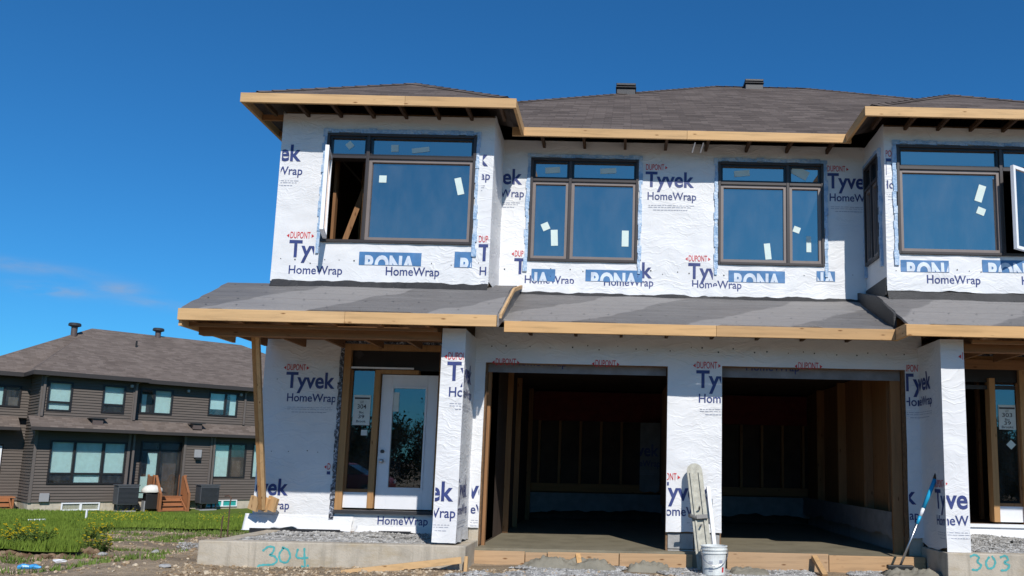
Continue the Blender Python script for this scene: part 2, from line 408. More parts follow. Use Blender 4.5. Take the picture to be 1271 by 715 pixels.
def cells(a0, a1, z0, z1, holes):
    """rectangles that fill the wall around its openings"""
    zs = sorted({z0, z1, *[h[2] for h in holes], *[h[3] for h in holes]}); zs = [z for z in zs if z0 <= z <= z1]
    out = []
    for p, q in zip(zs, zs[1:]):
        m = (p + q) / 2; cur = a0
        for h in sorted([h for h in holes if h[2] < m < h[3]]):
            if h[0] > cur: out.append((cur, h[0], p, q))
            cur = max(cur, h[1])
        if cur < a1: out.append((cur, a1, p, q))
    return out
def disp(a, z, s):
    n = noise.noise(Vector((a * 2.1, z * 3.0, s))) * .012 + noise.noise(Vector((a * 5.3, z * 7.5, s + 9))) * .006
    return n
class Sheet:
    """displaced wrap; axis x: spans X facing -Y. axis y: spans Y at plane X, facing sign*X"""
    def __init__(s, axis, plane, seed, sign=-1): s.axis, s.plane, s.seed, s.sign = axis, plane, seed, sign
    fade = None
    def P(s, a, z, off=0):
        k = 1
        if s.fade: k = max(0, min(1, min(a - s.fade[0], s.fade[1] - a) / .06))
        d = disp(a, z, s.seed) * k + .022 + off
        return (a, s.plane - d, z) if s.axis == 'x' else (s.plane + s.sign * d, a, z)
    def build(s, parent, a0, a1, z0, z1, holes=(), hem=.0, step=.045, name='house_wrap', hemfn=None, mat='wrap', cut=True):
        s.fade = (a0, a1)
        def lines(lo, hi, ks):
            ks = sorted({lo, hi, *[k for k in ks if lo < k < hi]}); out = []
            for p, q in zip(ks, ks[1:]):
                n = max(1, int(round((q - p) / step))); out += [p + (q - p) * i / n for i in range(n)]
            return out + [hi]
        A = lines(a0, a1, [h[0] for h in holes] + [h[1] for h in holes]); Z = lines(z0, z1, [h[2] for h in holes] + [h[3] for h in holes])
        V, Fc = [], []
        for j, z in enumerate(Z):
            for i, a in enumerate(A):
                zz = z
                if j < 3 and hem:
                    zz += hem * (1 - j / 3) * (noise.noise(Vector((a * 1.7, s.seed, 3))) * 1.2 + noise.noise(Vector((a * 6, s.seed, 5))) * .5)
                if hemfn and j < 3: zz += hemfn(a) * (1 - j / 3)
                off = (.03 * (1 - j / 5) * abs(noise.noise(Vector((a * 3.3, s.seed, 8)))) if (j < 5 and hem) else 0)
                V.append(s.P(a, zz, off))
        W = len(A)
        for j in range(len(Z) - 1):
            for i in range(W - 1):
                am, zm = (A[i] + A[i + 1]) / 2, (Z[j] + Z[j + 1]) / 2
                if any(h[0] < am < h[1] and h[2] < zm < h[3] for h in holes): continue
                q = [j * W + i, j * W + i + 1, (j + 1) * W + i + 1, (j + 1) * W + i]
                Fc.append(q if (s.axis == 'x' or s.sign > 0) else q[::-1])
        s.obj = mesh_obj(name, V, Fc, mat, parent, smooth=True)
        return s.obj

# ------------------------------------------------------------------ lettering
_tc = {}
def glyphs(txt, bold=.02, space=1.0):
    k = (txt, bold, space)
    if k not in _tc:
        c = bpy.data.curves.new('t', 'FONT'); c.body = txt; c.size = 1; c.offset = bold; c.space_character = space; c.resolution_u = 4
        o = bpy.data.objects.new('t', c); COL.objects.link(o)
        dg = bpy.context.evaluated_depsgraph_get(); dg.update()
        me = bpy.data.meshes.new_from_object(o.evaluated_get(dg))
        vs = np.array([v.co[:2] for v in me.vertices]); fs = [list(p.vertices) for p in me.polygons]
        bpy.data.objects.remove(o); bpy.data.curves.remove(c); bpy.data.meshes.remove(me)
        vs[:, 0] -= vs[:, 0].min(); _tc[k] = (vs, fs, vs[:, 0].max())
    return _tc[k]
CAPH = .60
def letter(sheet, items, mat, clip, parent, name='printed_lettering', off=.0045):
    """items: (text, a, z, width, cap height, bold) all in one mesh, cut to clip=(a0,a1,z0,z1)"""
    bm = bmesh.new()
    for it in items:
        if it[0] == '#poly':
            bm.faces.new([bm.verts.new((p[0], p[1], 0)) for p in it[1]]); continue
        txt, a, z, w, ch = it[:5]; bold = it[5] if len(it) > 5 else .02
        vs, fs, wd = glyphs(txt, bold)
        bv = [bm.verts.new((a + x / wd * w, z + y / CAPH * ch, 0)) for x, y in vs]
        for f in fs:
            try: bm.faces.new([bv[i] for i in f])
            except ValueError: pass
    def cut(co, no, clear):
        g = bm.verts[:] + bm.edges[:] + bm.faces[:]
        if g: bmesh.ops.bisect_plane(bm, geom=g, plane_co=co, plane_no=no, clear_outer=clear)
    if clip:
        cut((clip[0], 0, 0), (-1, 0, 0), True); cut((clip[1], 0, 0), (1, 0, 0), True)
        cut((0, clip[2], 0), (0, -1, 0), True); cut((0, clip[3], 0), (0, 1, 0), True)
    if not bm.faces: bm.free(); return None
    xs = [v.co.x for v in bm.verts]; ys = [v.co.y for v in bm.verts]
    for i in range(1, int((max(xs) - min(xs)) / .06) + 1): cut((min(xs) + i * .06, 0, 0), (1, 0, 0), False)
    for i in range(1, int((max(ys) - min(ys)) / .06) + 1): cut((0, min(ys) + i * .06, 0), (0, 1, 0), False)
    bm.verts.index_update()
    V = [sheet.P(v.co.x, v.co.y, off) for v in bm.verts]; Fc = [[v.index for v in f.verts] for f in bm.faces]
    bm.free()
    if sheet.axis == 'y' and sheet.sign < 0: Fc = [f[::-1] for f in Fc]
    return mesh_obj(name, V, Fc, mat, parent, uv=False)
def brand(sh, parent, a, z, clip, du=True, ty=True, hw=True, fine=True, k=1.0):
    """block of wrap print; (a,z) is the left end of the Tyvek baseline"""
    navy, red, grey = [], [], []
    if ty: navy.append(('Tyvek', a, z, .72 * k, .195 * k, .024))
    if hw: navy.append(('HomeWrap', a + .035 * k, z - .20 * k, .72 * k, .100 * k, .012))
    if du:
        x, y = a - .045 * k, z + .255 * k
        red.append(('DUPONT', x + .05 * k, y, .27 * k, .078 * k, .006))
        for sx in (x, x + .37 * k):
            d = -1 if sx == x else 1; c = sx
            red.append(('#poly', [(c, y + .036), (c + .035 * (-d), y + .062), (c + .035 * (-d), y + .010)] if d < 0 else [(c, y + .036), (c - .035, y + .010), (c - .035, y + .062)]))
    if fine:
        for i, yy in enumerate((-.29, -.318)):
            x = a + .05
            while x < a + .68:
                w = random.uniform(.02, .07); grey.append(('#poly', [(x, z + yy), (x + w, z + yy), (x + w, z + yy + .006), (x, z + yy + .006)])); x += w + .012
        x = a + .12
        while x < a + .62:
            w = random.uniform(.02, .05); grey.append(('#poly', [(x, z - .36), (x + w, z - .36), (x + w, z - .352), (x, z - .352)])); x += w + .008
    for w_ in navy: letter(sh, [w_], 'navy', clip, parent, 'printed_word')
    if red: letter(sh, red, 'red', clip, parent)
    if grey: letter(sh, grey, 'greyink', clip, parent, 'fine_print')

# ================================================================== TOWNHOUSE UNDER CONSTRUCTION
TH = empty('townhouse', (1, 14, 0), 'two-storey townhouse under construction wrapped in white house wrap, with bare garages and taupe windows', 'building')
YG, YE, YC, YB, YM = 11.3, 12.5, 10.5, 11.25, 12.2; SLW = .485
SLAB = .08
def wallx(x0, x1, Y, z0, z1, holes=(), t=.14, mat='osb', name='wall'):
    m = MB()
    for c in cells(x0, x1, z0, z1, holes): m.box(c[0], c[1], Y + .02, Y + .02 + t, c[2], c[3])
    return m.build(name, mat, TH)
def wally(Y0, Y1, X, z0, z1, holes=(), t=.14, mat='osb', name='wall'):   # X is the outer face, t signed
    m = MB()
    for c in cells(Y0, Y1, z0, z1, holes): m.box(min(X, X + t), max(X, X + t), c[0], c[1], c[2], c[3])
    return m.build(name, mat, TH)

# --- openings
G1 = (-1.77, .65, -.5, 2.47); G2 = (1.37, 3.80, -.5, 2.49)
W1 = (-4.07, -2.02, 4.05, 5.59); W2 = (-1.37, .23, 4.08, 5.65); W3 = (1.41, 2.97, 4.09, 5.65); W4 = (3.74, 5.70, 4.06, 5.60)
WS = (11.42, 12.08, 4.08, 5.55)
D1 = (-4.03, -2.57, .44, 2.84); D2 = (4.50, 5.97, .44, 2.86)
# --- lower floor walls
wg = wallx(-1.9, 4.0, YG, .04, 2.95, [G1, G2]); 
sg = Sheet('x', YG, 1.3); sgo = sg.build(TH, -1.93, 4.03, .32, 2.95, [G1, G2], hem=.03)
we = wallx(-5.18, -1.9, YE, .1, 3.4, [D1]); se = Sheet('x', YE, 4.1); seo = se.build(TH, -5.202, -1.9, .12, 2.95, [D1], hem=.03)
we2 = wallx(4.0, 11.0, YE, .1, 3.4, [D2]); se2 = Sheet('x', YE, 6.2); se2o = se2.build(TH, 4.0, 11.0, .30, 2.95, [D2], hem=.05)
wally(11.34, YE + .02, -1.9, .1, 2.95); swl = Sheet('y', -1.9, 2.2, -1); swl.build(TH, 11.3, YE, .12, 2.95)
wally(11.34, YE + .02, 4.0, .1, 2.95, t=-.14); swr = Sheet('y', 4.0, 2.9, 1); swr.build(TH, 11.3, YE, .12, 2.95)
wally(YE + .16, 25.5, -5.18, -.9, 3.45); sside = Sheet('y', -5.18, 7.7, -1); sside.build(TH, YE - .022, 25.5, -.6, 3.45, hem=.03, step=.12)
wally(YE + .16, 25.5, 11.0, -.9, 5.8, t=-.14); Sheet('y', 11.0, 7.9, 1).build(TH, 12.1, 25.5, -.6, 5.85, step=.15)
wb = MB().box(-5.18, 11.0, 25.36, 25.5, -.9, 5.8).build('rear_wall', 'wrap', TH)
# wing walls that carry the porch roofs
for X0, X1, nm in ((-2.175, -1.93, 'l'), (4.0, 4.245, 'r')):
    m = MB().box(X0 + .02, X1 - .02, YC + .02, YG + .02, .20, 2.78); m.build('porch_pier', 'osb', TH)
cf1 = Sheet('x', YC, 3.3); cf1o = cf1.build(TH, -2.197, -1.908, .19, 2.79, hem=.02, hemfn=None)
cs1 = Sheet('y', -1.93, 3.9, 1); cs1o = cs1.build(TH, YC - .022, YG, .19, 2.79, hem=.04)
cl1 = Sheet('y', -2.175, 3.7, -1); cl1.build(TH, YC - .022, YE, .19, 2.79)
cf2 = Sheet('x', YC, 5.3); cf2o = cf2.build(TH, 3.978, 4.267, .22, 2.79, hem=.02)
cs2 = Sheet('y', 4.0, 5.9, -1); cs2o = cs2.build(TH, YC - .022, YG, .24, 2.79, hem=.05)
cr2 = Sheet('y', 4.245, 5.1, 1); cr2.build(TH, YC - .022, YE, .22, 2.79)
# --- upper floor
BX1, BX2 = -4.68, -1.80; BX3, BX4 = 3.60, 6.55
wallx(BX1, BX2, YB, 3.3, 5.9, [W1]); sb1 = Sheet('x', YB, 11.); sb1o = sb1.build(TH, BX1 - .022, BX2 + .022, 3.50, 5.86, [W1], hem=.03)
wallx(BX2 - .14, BX3 + .14, YM, 3.4, 5.9, [W2, W3]); sm = Sheet('x', YM, 12.); smo = sm.build(TH, BX2, BX3, 3.60, 5.92, [W2, W3], hem=.018)
wallx(BX3, BX4, YB, 3.3, 5.9, [W4]); sb2 = Sheet('x', YB, 14.); sb2o = sb2.build(TH, BX3 - .022, BX4 + .022, 3.55, 5.86, [W4], hem=.03)
wally(YB + .16, YM, BX2, 3.3, 5.9, t=-.14); s3 = Sheet('y', BX2, 15., 1); s3.build(TH, YB - .022, YM, 3.55, 5.9)
wally(YB + .16, YM, BX3, 3.3, 5.9, [WS]); s4 = Sheet('y', BX3, 16., -1); s4o = s4.build(TH, YB - .022, YM, 3.62, 5.9, [WS], hem=.04)
wally(YB + .16, 25.36, BX1, 3.3, 5.9); Sheet('y', BX1, 17., -1).build(TH, YB - .022, 25.36, 3.4, 5.9, step=.15)
wally(YB + .16, YM, BX4, 3.3, 5.9, t=-.14); Sheet('y', BX4, 18., 1).build(TH, YB - .022, YM, 3.55, 5.9)
wallx(BX4 - .14, 11.0, YM, 3.3, 5.9); Sheet('x', YM, 19.).build(TH, BX4, 11.02, 3.66, 5.92)
# upper floor deck and ceiling (close the rooms)
box('floor_deck', 'osb', TH, -5.17, 10.86, 12.6, 25.3, 3.05, 3.36); box('floor_deck', 'osb', TH, -4.5, 6.4, 11.45, 12.58, 3.02, 3.20)
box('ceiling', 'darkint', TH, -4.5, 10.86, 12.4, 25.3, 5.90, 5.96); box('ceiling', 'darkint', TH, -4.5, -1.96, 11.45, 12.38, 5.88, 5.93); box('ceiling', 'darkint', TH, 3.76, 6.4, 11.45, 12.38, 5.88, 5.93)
box('side_roof_strip', 'membrane', TH, -5.30, -4.72, 11.5, 25.5, 3.46, 3.52)
# rooms upstairs
box('partition', 'osb', TH, -4.5, 10.8, 15.6, 15.7, 3.37, 5.89)
for x in (-1.7, 1.0, 3.7): box('partition', 'darkint', TH, x, x + .1, 12.4, 15.59, 3.37, 5.89)
for x in (-4.1, -3.85, -3.55, 5.1, 5.35, 5.65): box('wall_stud', 'pine_z', TH, x, x + .05, 12.9, 13.0, 3.37, 5.87)
for x in (5.25, 5.6): box('wall_stud', 'pine_z', TH, x, x + .04, 12.3, 12.37, 3.37, 5.87)
MB().bar((-3.98, 11.75, 4.0), (-3.72, 11.85, 5.0), .05, .07).build('brace', 'beam_z', TH); box('wall_stud', 'beam_z', TH, -3.66, -3.62, 11.62, 11.71, 3.37, 5.87)
box('wall_stud', 'beam_z', TH, 5.30, 5.34, 11.75, 11.84, 3.37, 5.87); box('wall_stud', 'beam_z', TH, -4.08, -4.04, 11.62, 11.71, 3.37, 5.87)
# lower interiors
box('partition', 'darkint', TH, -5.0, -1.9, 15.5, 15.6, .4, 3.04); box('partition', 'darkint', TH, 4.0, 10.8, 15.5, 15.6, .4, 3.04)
box('entry_floor', 'osb', TH, -5.02, -1.92, 12.68, 15.5, .30, .42); box('entry_floor', 'osb', TH, 4.0, 10.8, 12.68, 15.5, .30, .42)
for x in (4.6, 4.85, 5.1, 5.5, 5.85): box('wall_stud', 'beam_z', TH, x, x + .045, 13.9, 14.0, .43, 3.04)

# --- house wrap lettering
def A(x, y, Y): return at(x, y, Y)
def put(sh, par, Y, x, y, clip, **k):
    a, z = A(x, y, Y); brand(sh, par, a, z, clip, **k)
E_ = .012
b1c = (BX1, BX2, 3.5, 5.86)
put(sb1, sb1o, YB, 309, 199, (BX1, -4.16, 3.4, 5.8), du=False)
put(sb1, sb1o, YB, 359, 319, (BX1, -4.14, 3.4, 5.8), hw=False, fine=False)
put(sb1, sb1o, YB, 357, 322, (BX1, -3.4, 3.4, 5.8), du=False, ty=False, fine=False)
put(sb1, sb1o, YB, 477, 324, (BX1, BX2, 3.4, 3.99), du=False, ty=False, fine=False)
put(sb1, sb1o, YB, 541, 205, (-1.93, BX2, 3.4, 5.8), du=False)
put(sb1, sb1o, YB, 593, 324, (-1.93, BX2, 3.4, 5.8))
put(sm, smo, YM, 588, 228, (BX2, -1.45, 3.4, 5.8), du=False)
put(sm, smo, YM, 638, 340, (BX2, -1.43, 3.4, 5.8), hw=False, fine=False)
put(sm, smo, YM, 649, 335, (BX2, BX3, 3.5, 3.99), ty=False, du=False, fine=False)
put(sm, smo, YM, 748, 344, (.24, BX3, 3.6, 4.2), du=False, hw=False, fine=False)
put(sm, smo, YM, 747, 338, (BX2, BX3, 3.5, 3.99), du=False, ty=False, fine=False)
put(sm, smo, YM, 801, 232, (.33, 1.32, 3.4, 5.8))
put(sm, smo, YM, 854, 346, (.33, 1.34, 3.6, 5.8), hw=False, fine=False)
put(sm, smo, YM, 856, 341, (.33, BX3, 3.5, 5.8), ty=False, du=False, fine=False)
put(sm, smo, YM, 1026, 234, (3.03, BX3, 3.4, 5.8))
put(sb2, sb2o, YB, 1090, 217, (BX3, 3.68, 3.4, 5.8))
put(sb2, sb2o, YB, 1146, 334, (BX3, BX4, 3.4, 3.99), ty=False, du=False, fine=False)
put(sb2, sb2o, YB, 1263, 336, (BX3, BX4, 3.4, 3.99), ty=False, du=False, fine=False)
put(se, seo, YE, 355, 481, (-5.18, -4.13, 0, 3))
put(se, seo, YE, 296, 613, (-5.18, -4.13, 0, 3), du=False)
put(se, seo, YE, 405, 605, (-5.18, -4.13, .4, 3), hw=False, fine=False)
put(se, seo, YE, 467, 633, (-5.18, -1.9, 0, .41), ty=False, du=False, fine=False)
put(se2, se2o, YE, 1240, 638, (4.0, 7, 0, .43), ty=False, du=False, fine=False)
put(cf1, cf1o, YC, 555, 472, (-2.185, -1.92, 0, 3)); put(cf1, cf1o, YC, 489, 620, (-2.185, -1.92, 0, 3), du=False)
brand(cs1, cs1o, YC - .22, A(555, 472, YC)[1], (YC, YG - .05, 0, 3), du=False)
brand(cs1, cs1o, YC - .15, A(560, 618, YC)[1], (YC, YG - .05, 0, 3), du=False)
for x, y in ((614, 477), (738, 479), (990, 482)):
    put(sg, sgo, YG, x, y, (-1.9, 4.0, 2.40, 3), ty=False, hw=False, fine=False)
put(sg, sgo, YG, 864, 481, (.66, 1.36, 0, 3)); put(sg, sgo, YG, 813, 620, (.66, 1.36, 0, 3))
put(sg, sgo, YG, 553, 617, (-1.88, -1.78, 0, 3), du=False)
put(sg, sgo, YG, 1117, 485, (3.81, 3.98, 0, 3)); put(sg, sgo, YG, 1068, 624, (3.81, 3.98, 0, 3), du=False)
a_, z_ = A(1117, 485, YG)
def brand_rev(sh, par, s, z, clip, **k):     # runs along a wall facing -X: text reads towards the viewer
    class Rv:
        axis = 'y'; sign = 1
        def P(self, a, zz, off=0): return sh.P(-a, zz, off)
    brand(Rv(), par, s, z, clip, **k)
brand_rev(cs2, cs2o, -YG - (4.0 - a_), z_, (-YG + .02, -YC, 0, 3), du=False)
brand_rev(cs2, cs2o, -YC - .30, A(1142, 631, YC)[1] - .0, (-YG + .02, -YC, 0, 3))
put(cf2, cf2o, YC, 1143, 630, (3.99, 4.255, 0, 3)); put(cf2, cf2o, YC, 1194, 472, (3.99, 4.255, 0, 3), ty=False, hw=False, fine=False)
# partner brand bands below the windows
def bandprint(sh, par, x0, x1, y0, y1, Y, txt='RONA', start=None, flip=False):
    a0, z1 = A(x0, y0, Y); a1, z0 = A(x1, y1, Y)
    letter(sh, [('#poly', [(a0, z0), (a1, z0), (a1, z1), (a0, z1)])], 'rona_blue', None, par, 'blue_band', .005)
    s = a0 + .08 if start is None else start
    letter(sh, [(txt, s, z0 - .095, .68, .19, .045)], 'white_ink', (a0 + .01, a1 - .01, z0 + .004, z1), par, 'band_lettering', .009)
bandprint(sb1, sb1o, 447, 523, 313, 331, YB); bandprint(sb1, sb1o, 565, 586, 313, 333, YB)
bandprint(sm, smo, 660, 689, 334, 350, YM, start=-1.72); bandprint(sm, smo, 727, 797, 335, 351, YM)
bandprint(sm, smo, 904, 974, 336, 352, YM); bandprint(sm, smo, 1013, 1036, 337, 350, YM, start=2.45)
bandprint(sb2, sb2o, 1117, 1177, 323, 339, YB); bandprint(sb2, sb2o, 1218, 1290, 323, 340, YB)
# staples and scuffs on the wrap: small dark marks
for sh, par, x0, x1, zs in ((sb1, sb1o, BX1, BX2, (3.78,)), (sm, smo, BX2, BX3, (3.95,)), (sb2, sb2o, BX3, BX4, (3.85,)), (sg, sgo, -1.8, 3.9, (2.7,)), (se, seo, -5.1, -4.2, (1.25, 2.3))):
    it = []
    for z in zs:
        x = x0 + .1
        while x < x1 - .1:
            zz = z + random.uniform(-.03, .03); r = random.uniform(.005, .010)
            it.append(('#poly', [(x - r, zz - r), (x + r, zz - r), (x + r, zz + r), (x - r, zz + r)])); x += random.uniform(.12, .32)
    tag(letter(sh, it, 'black', None, par, 'staples'), kind='stuff')

# --- windows
def window(parent, axis, plane, sgn, a0, a1, z0, z1, mull, tr, openpane=None, stickers=(), tape=True, darktop=True, sheet=None, label=None):
    """frame with two lower and two upper lights. axis x faces -Y; axis y faces sgn*X"""
    def bx(mb, p0, p1, q0, q1, d0, d1):   # d: how far out of the wall
        if axis == 'x': mb.box(p0, p1, plane - d1, plane - d0, q0, q1)
        else: mb.box(min(plane + sgn * d0, plane + sgn * d1), max(plane + sgn * d0, plane + sgn * d1), p0, p1, q0, q1)
    f = .038
    m = MB()
    bx(m, a0, a0 + f, z0, z1, -.12, .05); bx(m, a1 - f, a1, z0, z1, -.12, .05)
    bx(m, a0 + f, a1 - f, z0, z0 + f, -.12, .052); bx(m, a0 + f, a1 - f, z1 - f, z1, -.12, .052)
    bx(m, mull - .022, mull + .022, z0 + f, z1 - f, -.10, .045)
    bx(m, a0 + f, mull - .022, tr - .02, tr + .02, -.10, .046); bx(m, mull + .022, a1 - f, tr - .02, tr + .02, -.10, .046)
    w = m.build('window', 'framemid', parent, bevel=.004)
    if label: w['label'] = label
    lights = [(a0 + f, mull - .022, z0 + f, tr - .02), (mull + .022, a1 - f, z0 + f, tr - .02), (a0 + f, mull - .022, tr + .02, z1 - f), (mull + .022, a1 - f, tr + .02, z1 - f)]
    for i, (p, q, r, s) in enumerate(lights):
        g = .042 if i < 2 else .03
        mt = 'frame' if i < 2 else 'framedark'  # upper sashes black: the eave's shade is put into their colour
        if i == openpane: continue
        sm_ = MB(); bx(sm_, p, p + g, r, s, -.06, .022); bx(sm_, q - g, q, r, s, -.06, .022); bx(sm_, p + g, q - g, r, r + g, -.06, .024); bx(sm_, p + g, q - g, s - g, s, -.06, .024)
        sm_.build('sash', mt, w)
        gm = MB(); bx(gm, p + g, q - g, r + g, s - g, -.03, -.012); gm.build('pane', 'glass', w)
    if tape:
        t = .052; tm = MB(); rnd = random.Random(int(a0 * 100))
        def strip(p0, p1, q0, q1, vert):
            n = int(max(p1 - p0, q1 - q0) / .10)
            for i in range(n):
                j1, j2 = rnd.uniform(-.014, .014), rnd.uniform(-.012, .012); d = rnd.uniform(.036, .048)
                if vert: bx(tm, p0 + j1, p1 + j2, q0 + (q1 - q0) * i / n, q0 + (q1 - q0) * (i + 1) / n + .004, -.01, d)
                else: bx(tm, p0 + (p1 - p0) * i / n, p0 + (p1 - p0) * (i + 1) / n + .004, q0 + j1, q1 + j2, -.01, d)
        strip(a0 - t, a0 - .002, z0 - .16, z1 + .05, True); strip(a1 + .002, a1 + t, z0 - .16, z1 + .05, True); strip(a0 - t, a1 + t, z1 + .004, z1 + .06, False)
        tm.build('flashing_tape', 'tape', w)
    for (ca, cz, sw, sh_, ang) in stickers:
        ca, cz = ca, cz; co, si = math.cos(R(ang)), math.sin(R(ang)); pts = []
        for dx, dz in ((-sw / 2, -sh_ / 2), (sw / 2, -sh_ / 2), (sw / 2, sh_ / 2), (-sw / 2, sh_ / 2)): pts.append((ca + dx * co - dz * si, cz + dx * si + dz * co))
        mb = MB()
        if axis == 'x': mb.hexa([(p, plane + .010, z) for p, z in pts] + [(p, plane + .006, z) for p, z in pts][:4])
        mb.build('sticker', 'sticker', w)
    return w, lights
def st(x, y, Y, w, h, a): ca, cz = at(x, y, Y); return (ca, cz, w, h, a)
w1, l1 = window(TH, 'x', YB, -1, *W1, -3.50, 5.25, 0, [st(434, 180, YB, .09, .09, 40), st(490, 184, YB, .10, .10, 2), st(522, 186, YB, .24, .07, 8), st(475, 222, YB, .10, .10, 0), st(570, 231, YB, .09, .24, 14), ], label='three-light window with its left sash swung open')
w2, l2 = window(TH, 'x', YM, -1, *W2, -.78, 5.31, None, [st(686, 211, YM, .22, .09, 5), st(755, 212, YM, .24, .08, 4), st(677, 281, YM, .11, .11, 25), st(688, 295, YM, .10, .24, 3), st(776, 296, YM, .10, .24, 0)])
w3, l3 = window(TH, 'x', YM, -1, *W3, 2.44, 5.32, None, [st(921, 215, YM, .23, .09, 6), st(993, 214, YM, .26, .14, -28), st(953, 312, YM, .09, .24, 6), st(989, 285, YM, .10, .09, -20), st(1004, 303, YM, .07, .24, 0)])
w4, l4 = window(TH, 'x', YB, -1, *W4, 5.17, 5.27, 1, [st(1217, 240, YB, .10, .24, -18), st(1218, 262, YB, .11, .10, -22)], label='three-light window with its right sash swung open')
w5, l5 = window(TH, 'y', BX3 - .02, -1, *WS, 11.75, 5.2, None, [], tape=True)
def casement(w, lt, Y, hinge, ang, sh=0):
    """white-edged sash swung outwards about its hinge side"""
    p, q, r, s = lt; wd = q - p; g = .045
    sg_ = 1 if hinge == 'l' else -1; hx = p + sh if hinge == 'l' else q - sh
    def pt(u, d, z): # u along the sash from hinge, d through thickness
        a = R(ang); return (hx + sg_ * (u * math.cos(a) + d * math.sin(a)), Y - .045 - u * math.sin(a) + d * math.cos(a), z)
    def bx(mb, u0_, u1_, z0_, z1_, d0, d1):
        mb.hexa([pt(u0_, d0, z0_), pt(u1_, d0, z0_), pt(u1_, d1, z0_), pt(u0_, d1, z0_), pt(u0_, d0, z1_), pt(u1_, d0, z1_), pt(u1_, d1, z1_), pt(u0_, d1, z1_)])
    m = MB(); bx(m, 0, g, r, s, 0, .05); bx(m, wd - g, wd, r, s, 0, .05); bx(m, g, wd - g, r, r + g, 0, .05); bx(m, g, wd - g, s - g, s, 0, .05)
    m.build('open_sash', 'white_vinyl', w, bevel=.003)
    m = MB(); bx(m, g, wd - g, r + g, s - g, .02, .03); m.build('pane', 'glass', w)
casement(w1, l1[0], YB, 'l', 76); casement(w4, l4[1], YB, 'r', 33, .05)

# --- front door, left unit
def hollow(mb, x0, x1, z0, z1, t, y0, y1):
    mb.box(x0, x0 + t, y0, y1, z0, z1); mb.box(x1 - t, x1, y0, y1, z0, z1); mb.box(x0 + t, x1 - t, y0, y1, z1 - t, z1); mb.box(x0 + t, x1 - t, y0, y1, z0, z0 + t * .6)
def entrance(D, mirror):
    x0, x1, z0, z1 = D
    fx = lambda u: (x0 + u) if not mirror else (x1 - u)     # u measured from the sidelight side
    def B(mb, u0_, u1_, y0, y1, q0, q1): a, b = sorted((fx(u0_), fx(u1_))); mb.box(a, b, y0, y1, q0, q1)
    W = x1 - x0; Y = YE
    dw = MB(); B(dw, 0, .10, Y - .05, Y + .12, z0, z1); B(dw, W - .06, W, Y - .05, Y + .12, z0, z1); B(dw, .10, W - .06, Y - .05, Y + .12, z1 - .09, z1)
    B(dw, .46, .545, Y - .048, Y + .11, z0 + .03, z1 - .38 if not mirror else z1 - .32)
    B(dw, .545, W - (.36 if not mirror else .3), Y - .045, Y + .10, z1 - .43, z1 - .375) if not mirror else None
    fr = dw.build('entrance_frame', m_pineframe, TH)
    tm = MB(); B(tm, .10, W - .06, Y + .02, Y + .09, z1 - .375, z1 - .09 - .002); tm.build('transom_panel', 'framedark', fr)
    sl = MB(); B(sl, .13, .455, Y + .03, Y + .05, z0 + .30, z1 - .38); sl.build('pane', 'glass_door', fr)
    kk = MB(); B(kk, .10, .46, Y + .0, Y + .06, z0 + .03, z0 + .25); kk.build('kick_panel', 'door_white', fr)
    k2 = MB(); B(k2, .10, .46, Y + .0, Y + .06, z0 + .25, z0 + .295); B(k2, .10, .13, Y, Y + .06, z0 + .295, z1 - .38); k2.build('sidelight_frame', 'beam_z', fr)
    th = MB(); B(th, .0, W, Y - .09, Y + .12, z0 - .045, z0 - .001); th.build('sill', 'cladding' if not mirror else 'white_vinyl', fr)
    return fr, fx, B
m_pineframe = m_wood('door frame lumber', (.45, .25, .105), 'z')
fr1, fx1, B1 = entrance(D1, False)
x0, x1, z0, z1 = D1
d = MB(); u0_, u1_ = .56, x1 - x0 - .075; zt = z1 - .44
B1(d, u0_, u0_ + .15, YE, YE + .045, z0 + .02, zt); B1(d, u1_ - .15, u1_, YE, YE + .045, z0 + .02, zt)
B1(d, u0_ + .15, u1_ - .15, YE, YE + .045, zt - .17, zt); B1(d, u0_ + .15, u1_ - .15, YE, YE + .045, z0 + .02, z0 + .30)
dr = d.build('door', 'door_white', TH, bevel=.004)
e = MB(); t = .028
for q in ((u0_ + .15, u0_ + .15 + t, z0 + .30, zt - .17), (u1_ - .15 - t, u1_ - .15, z0 + .30, zt - .17), (u0_ + .15 + t, u1_ - .15 - t, z0 + .30, z0 + .30 + t), (u0_ + .15 + t, u1_ - .15 - t, zt - .17 - t, zt - .17)): B1(e, q[0], q[1], YE - .012, YE + .03, q[2], q[3])
e.build('glazing_bead', 'door_white', dr, bevel=.004)
g = MB(); B1(g, u0_ + .15 + t, u1_ - .15 - t, YE + .015, YE + .03, z0 + .30 + t, zt - .17 - t); g.build('pane', 'glass_door', dr)
hx = fx1(u0_ + .07)
MB().tube([(hx, YE - .001, 1.28), (hx, YE - .03, 1.28)], .026, 14).build('deadbolt', 'cladding', dr, smooth=False)
MB().tube([(hx, YE - .001, 1.14), (hx, YE - .03, 1.14), (hx, YE - .055, 1.14), (hx, YE - .075, 1.14)], [.030, .014, .030, .020], 14).build('door_handle', 'steel', dr, smooth=True)
box('awning_bar', 'white_vinyl', TH, *sorted((A(438, 456, YE)[0], A(515, 456, YE)[0])), YE - .07, YE - .052, 2.475, 2.50)
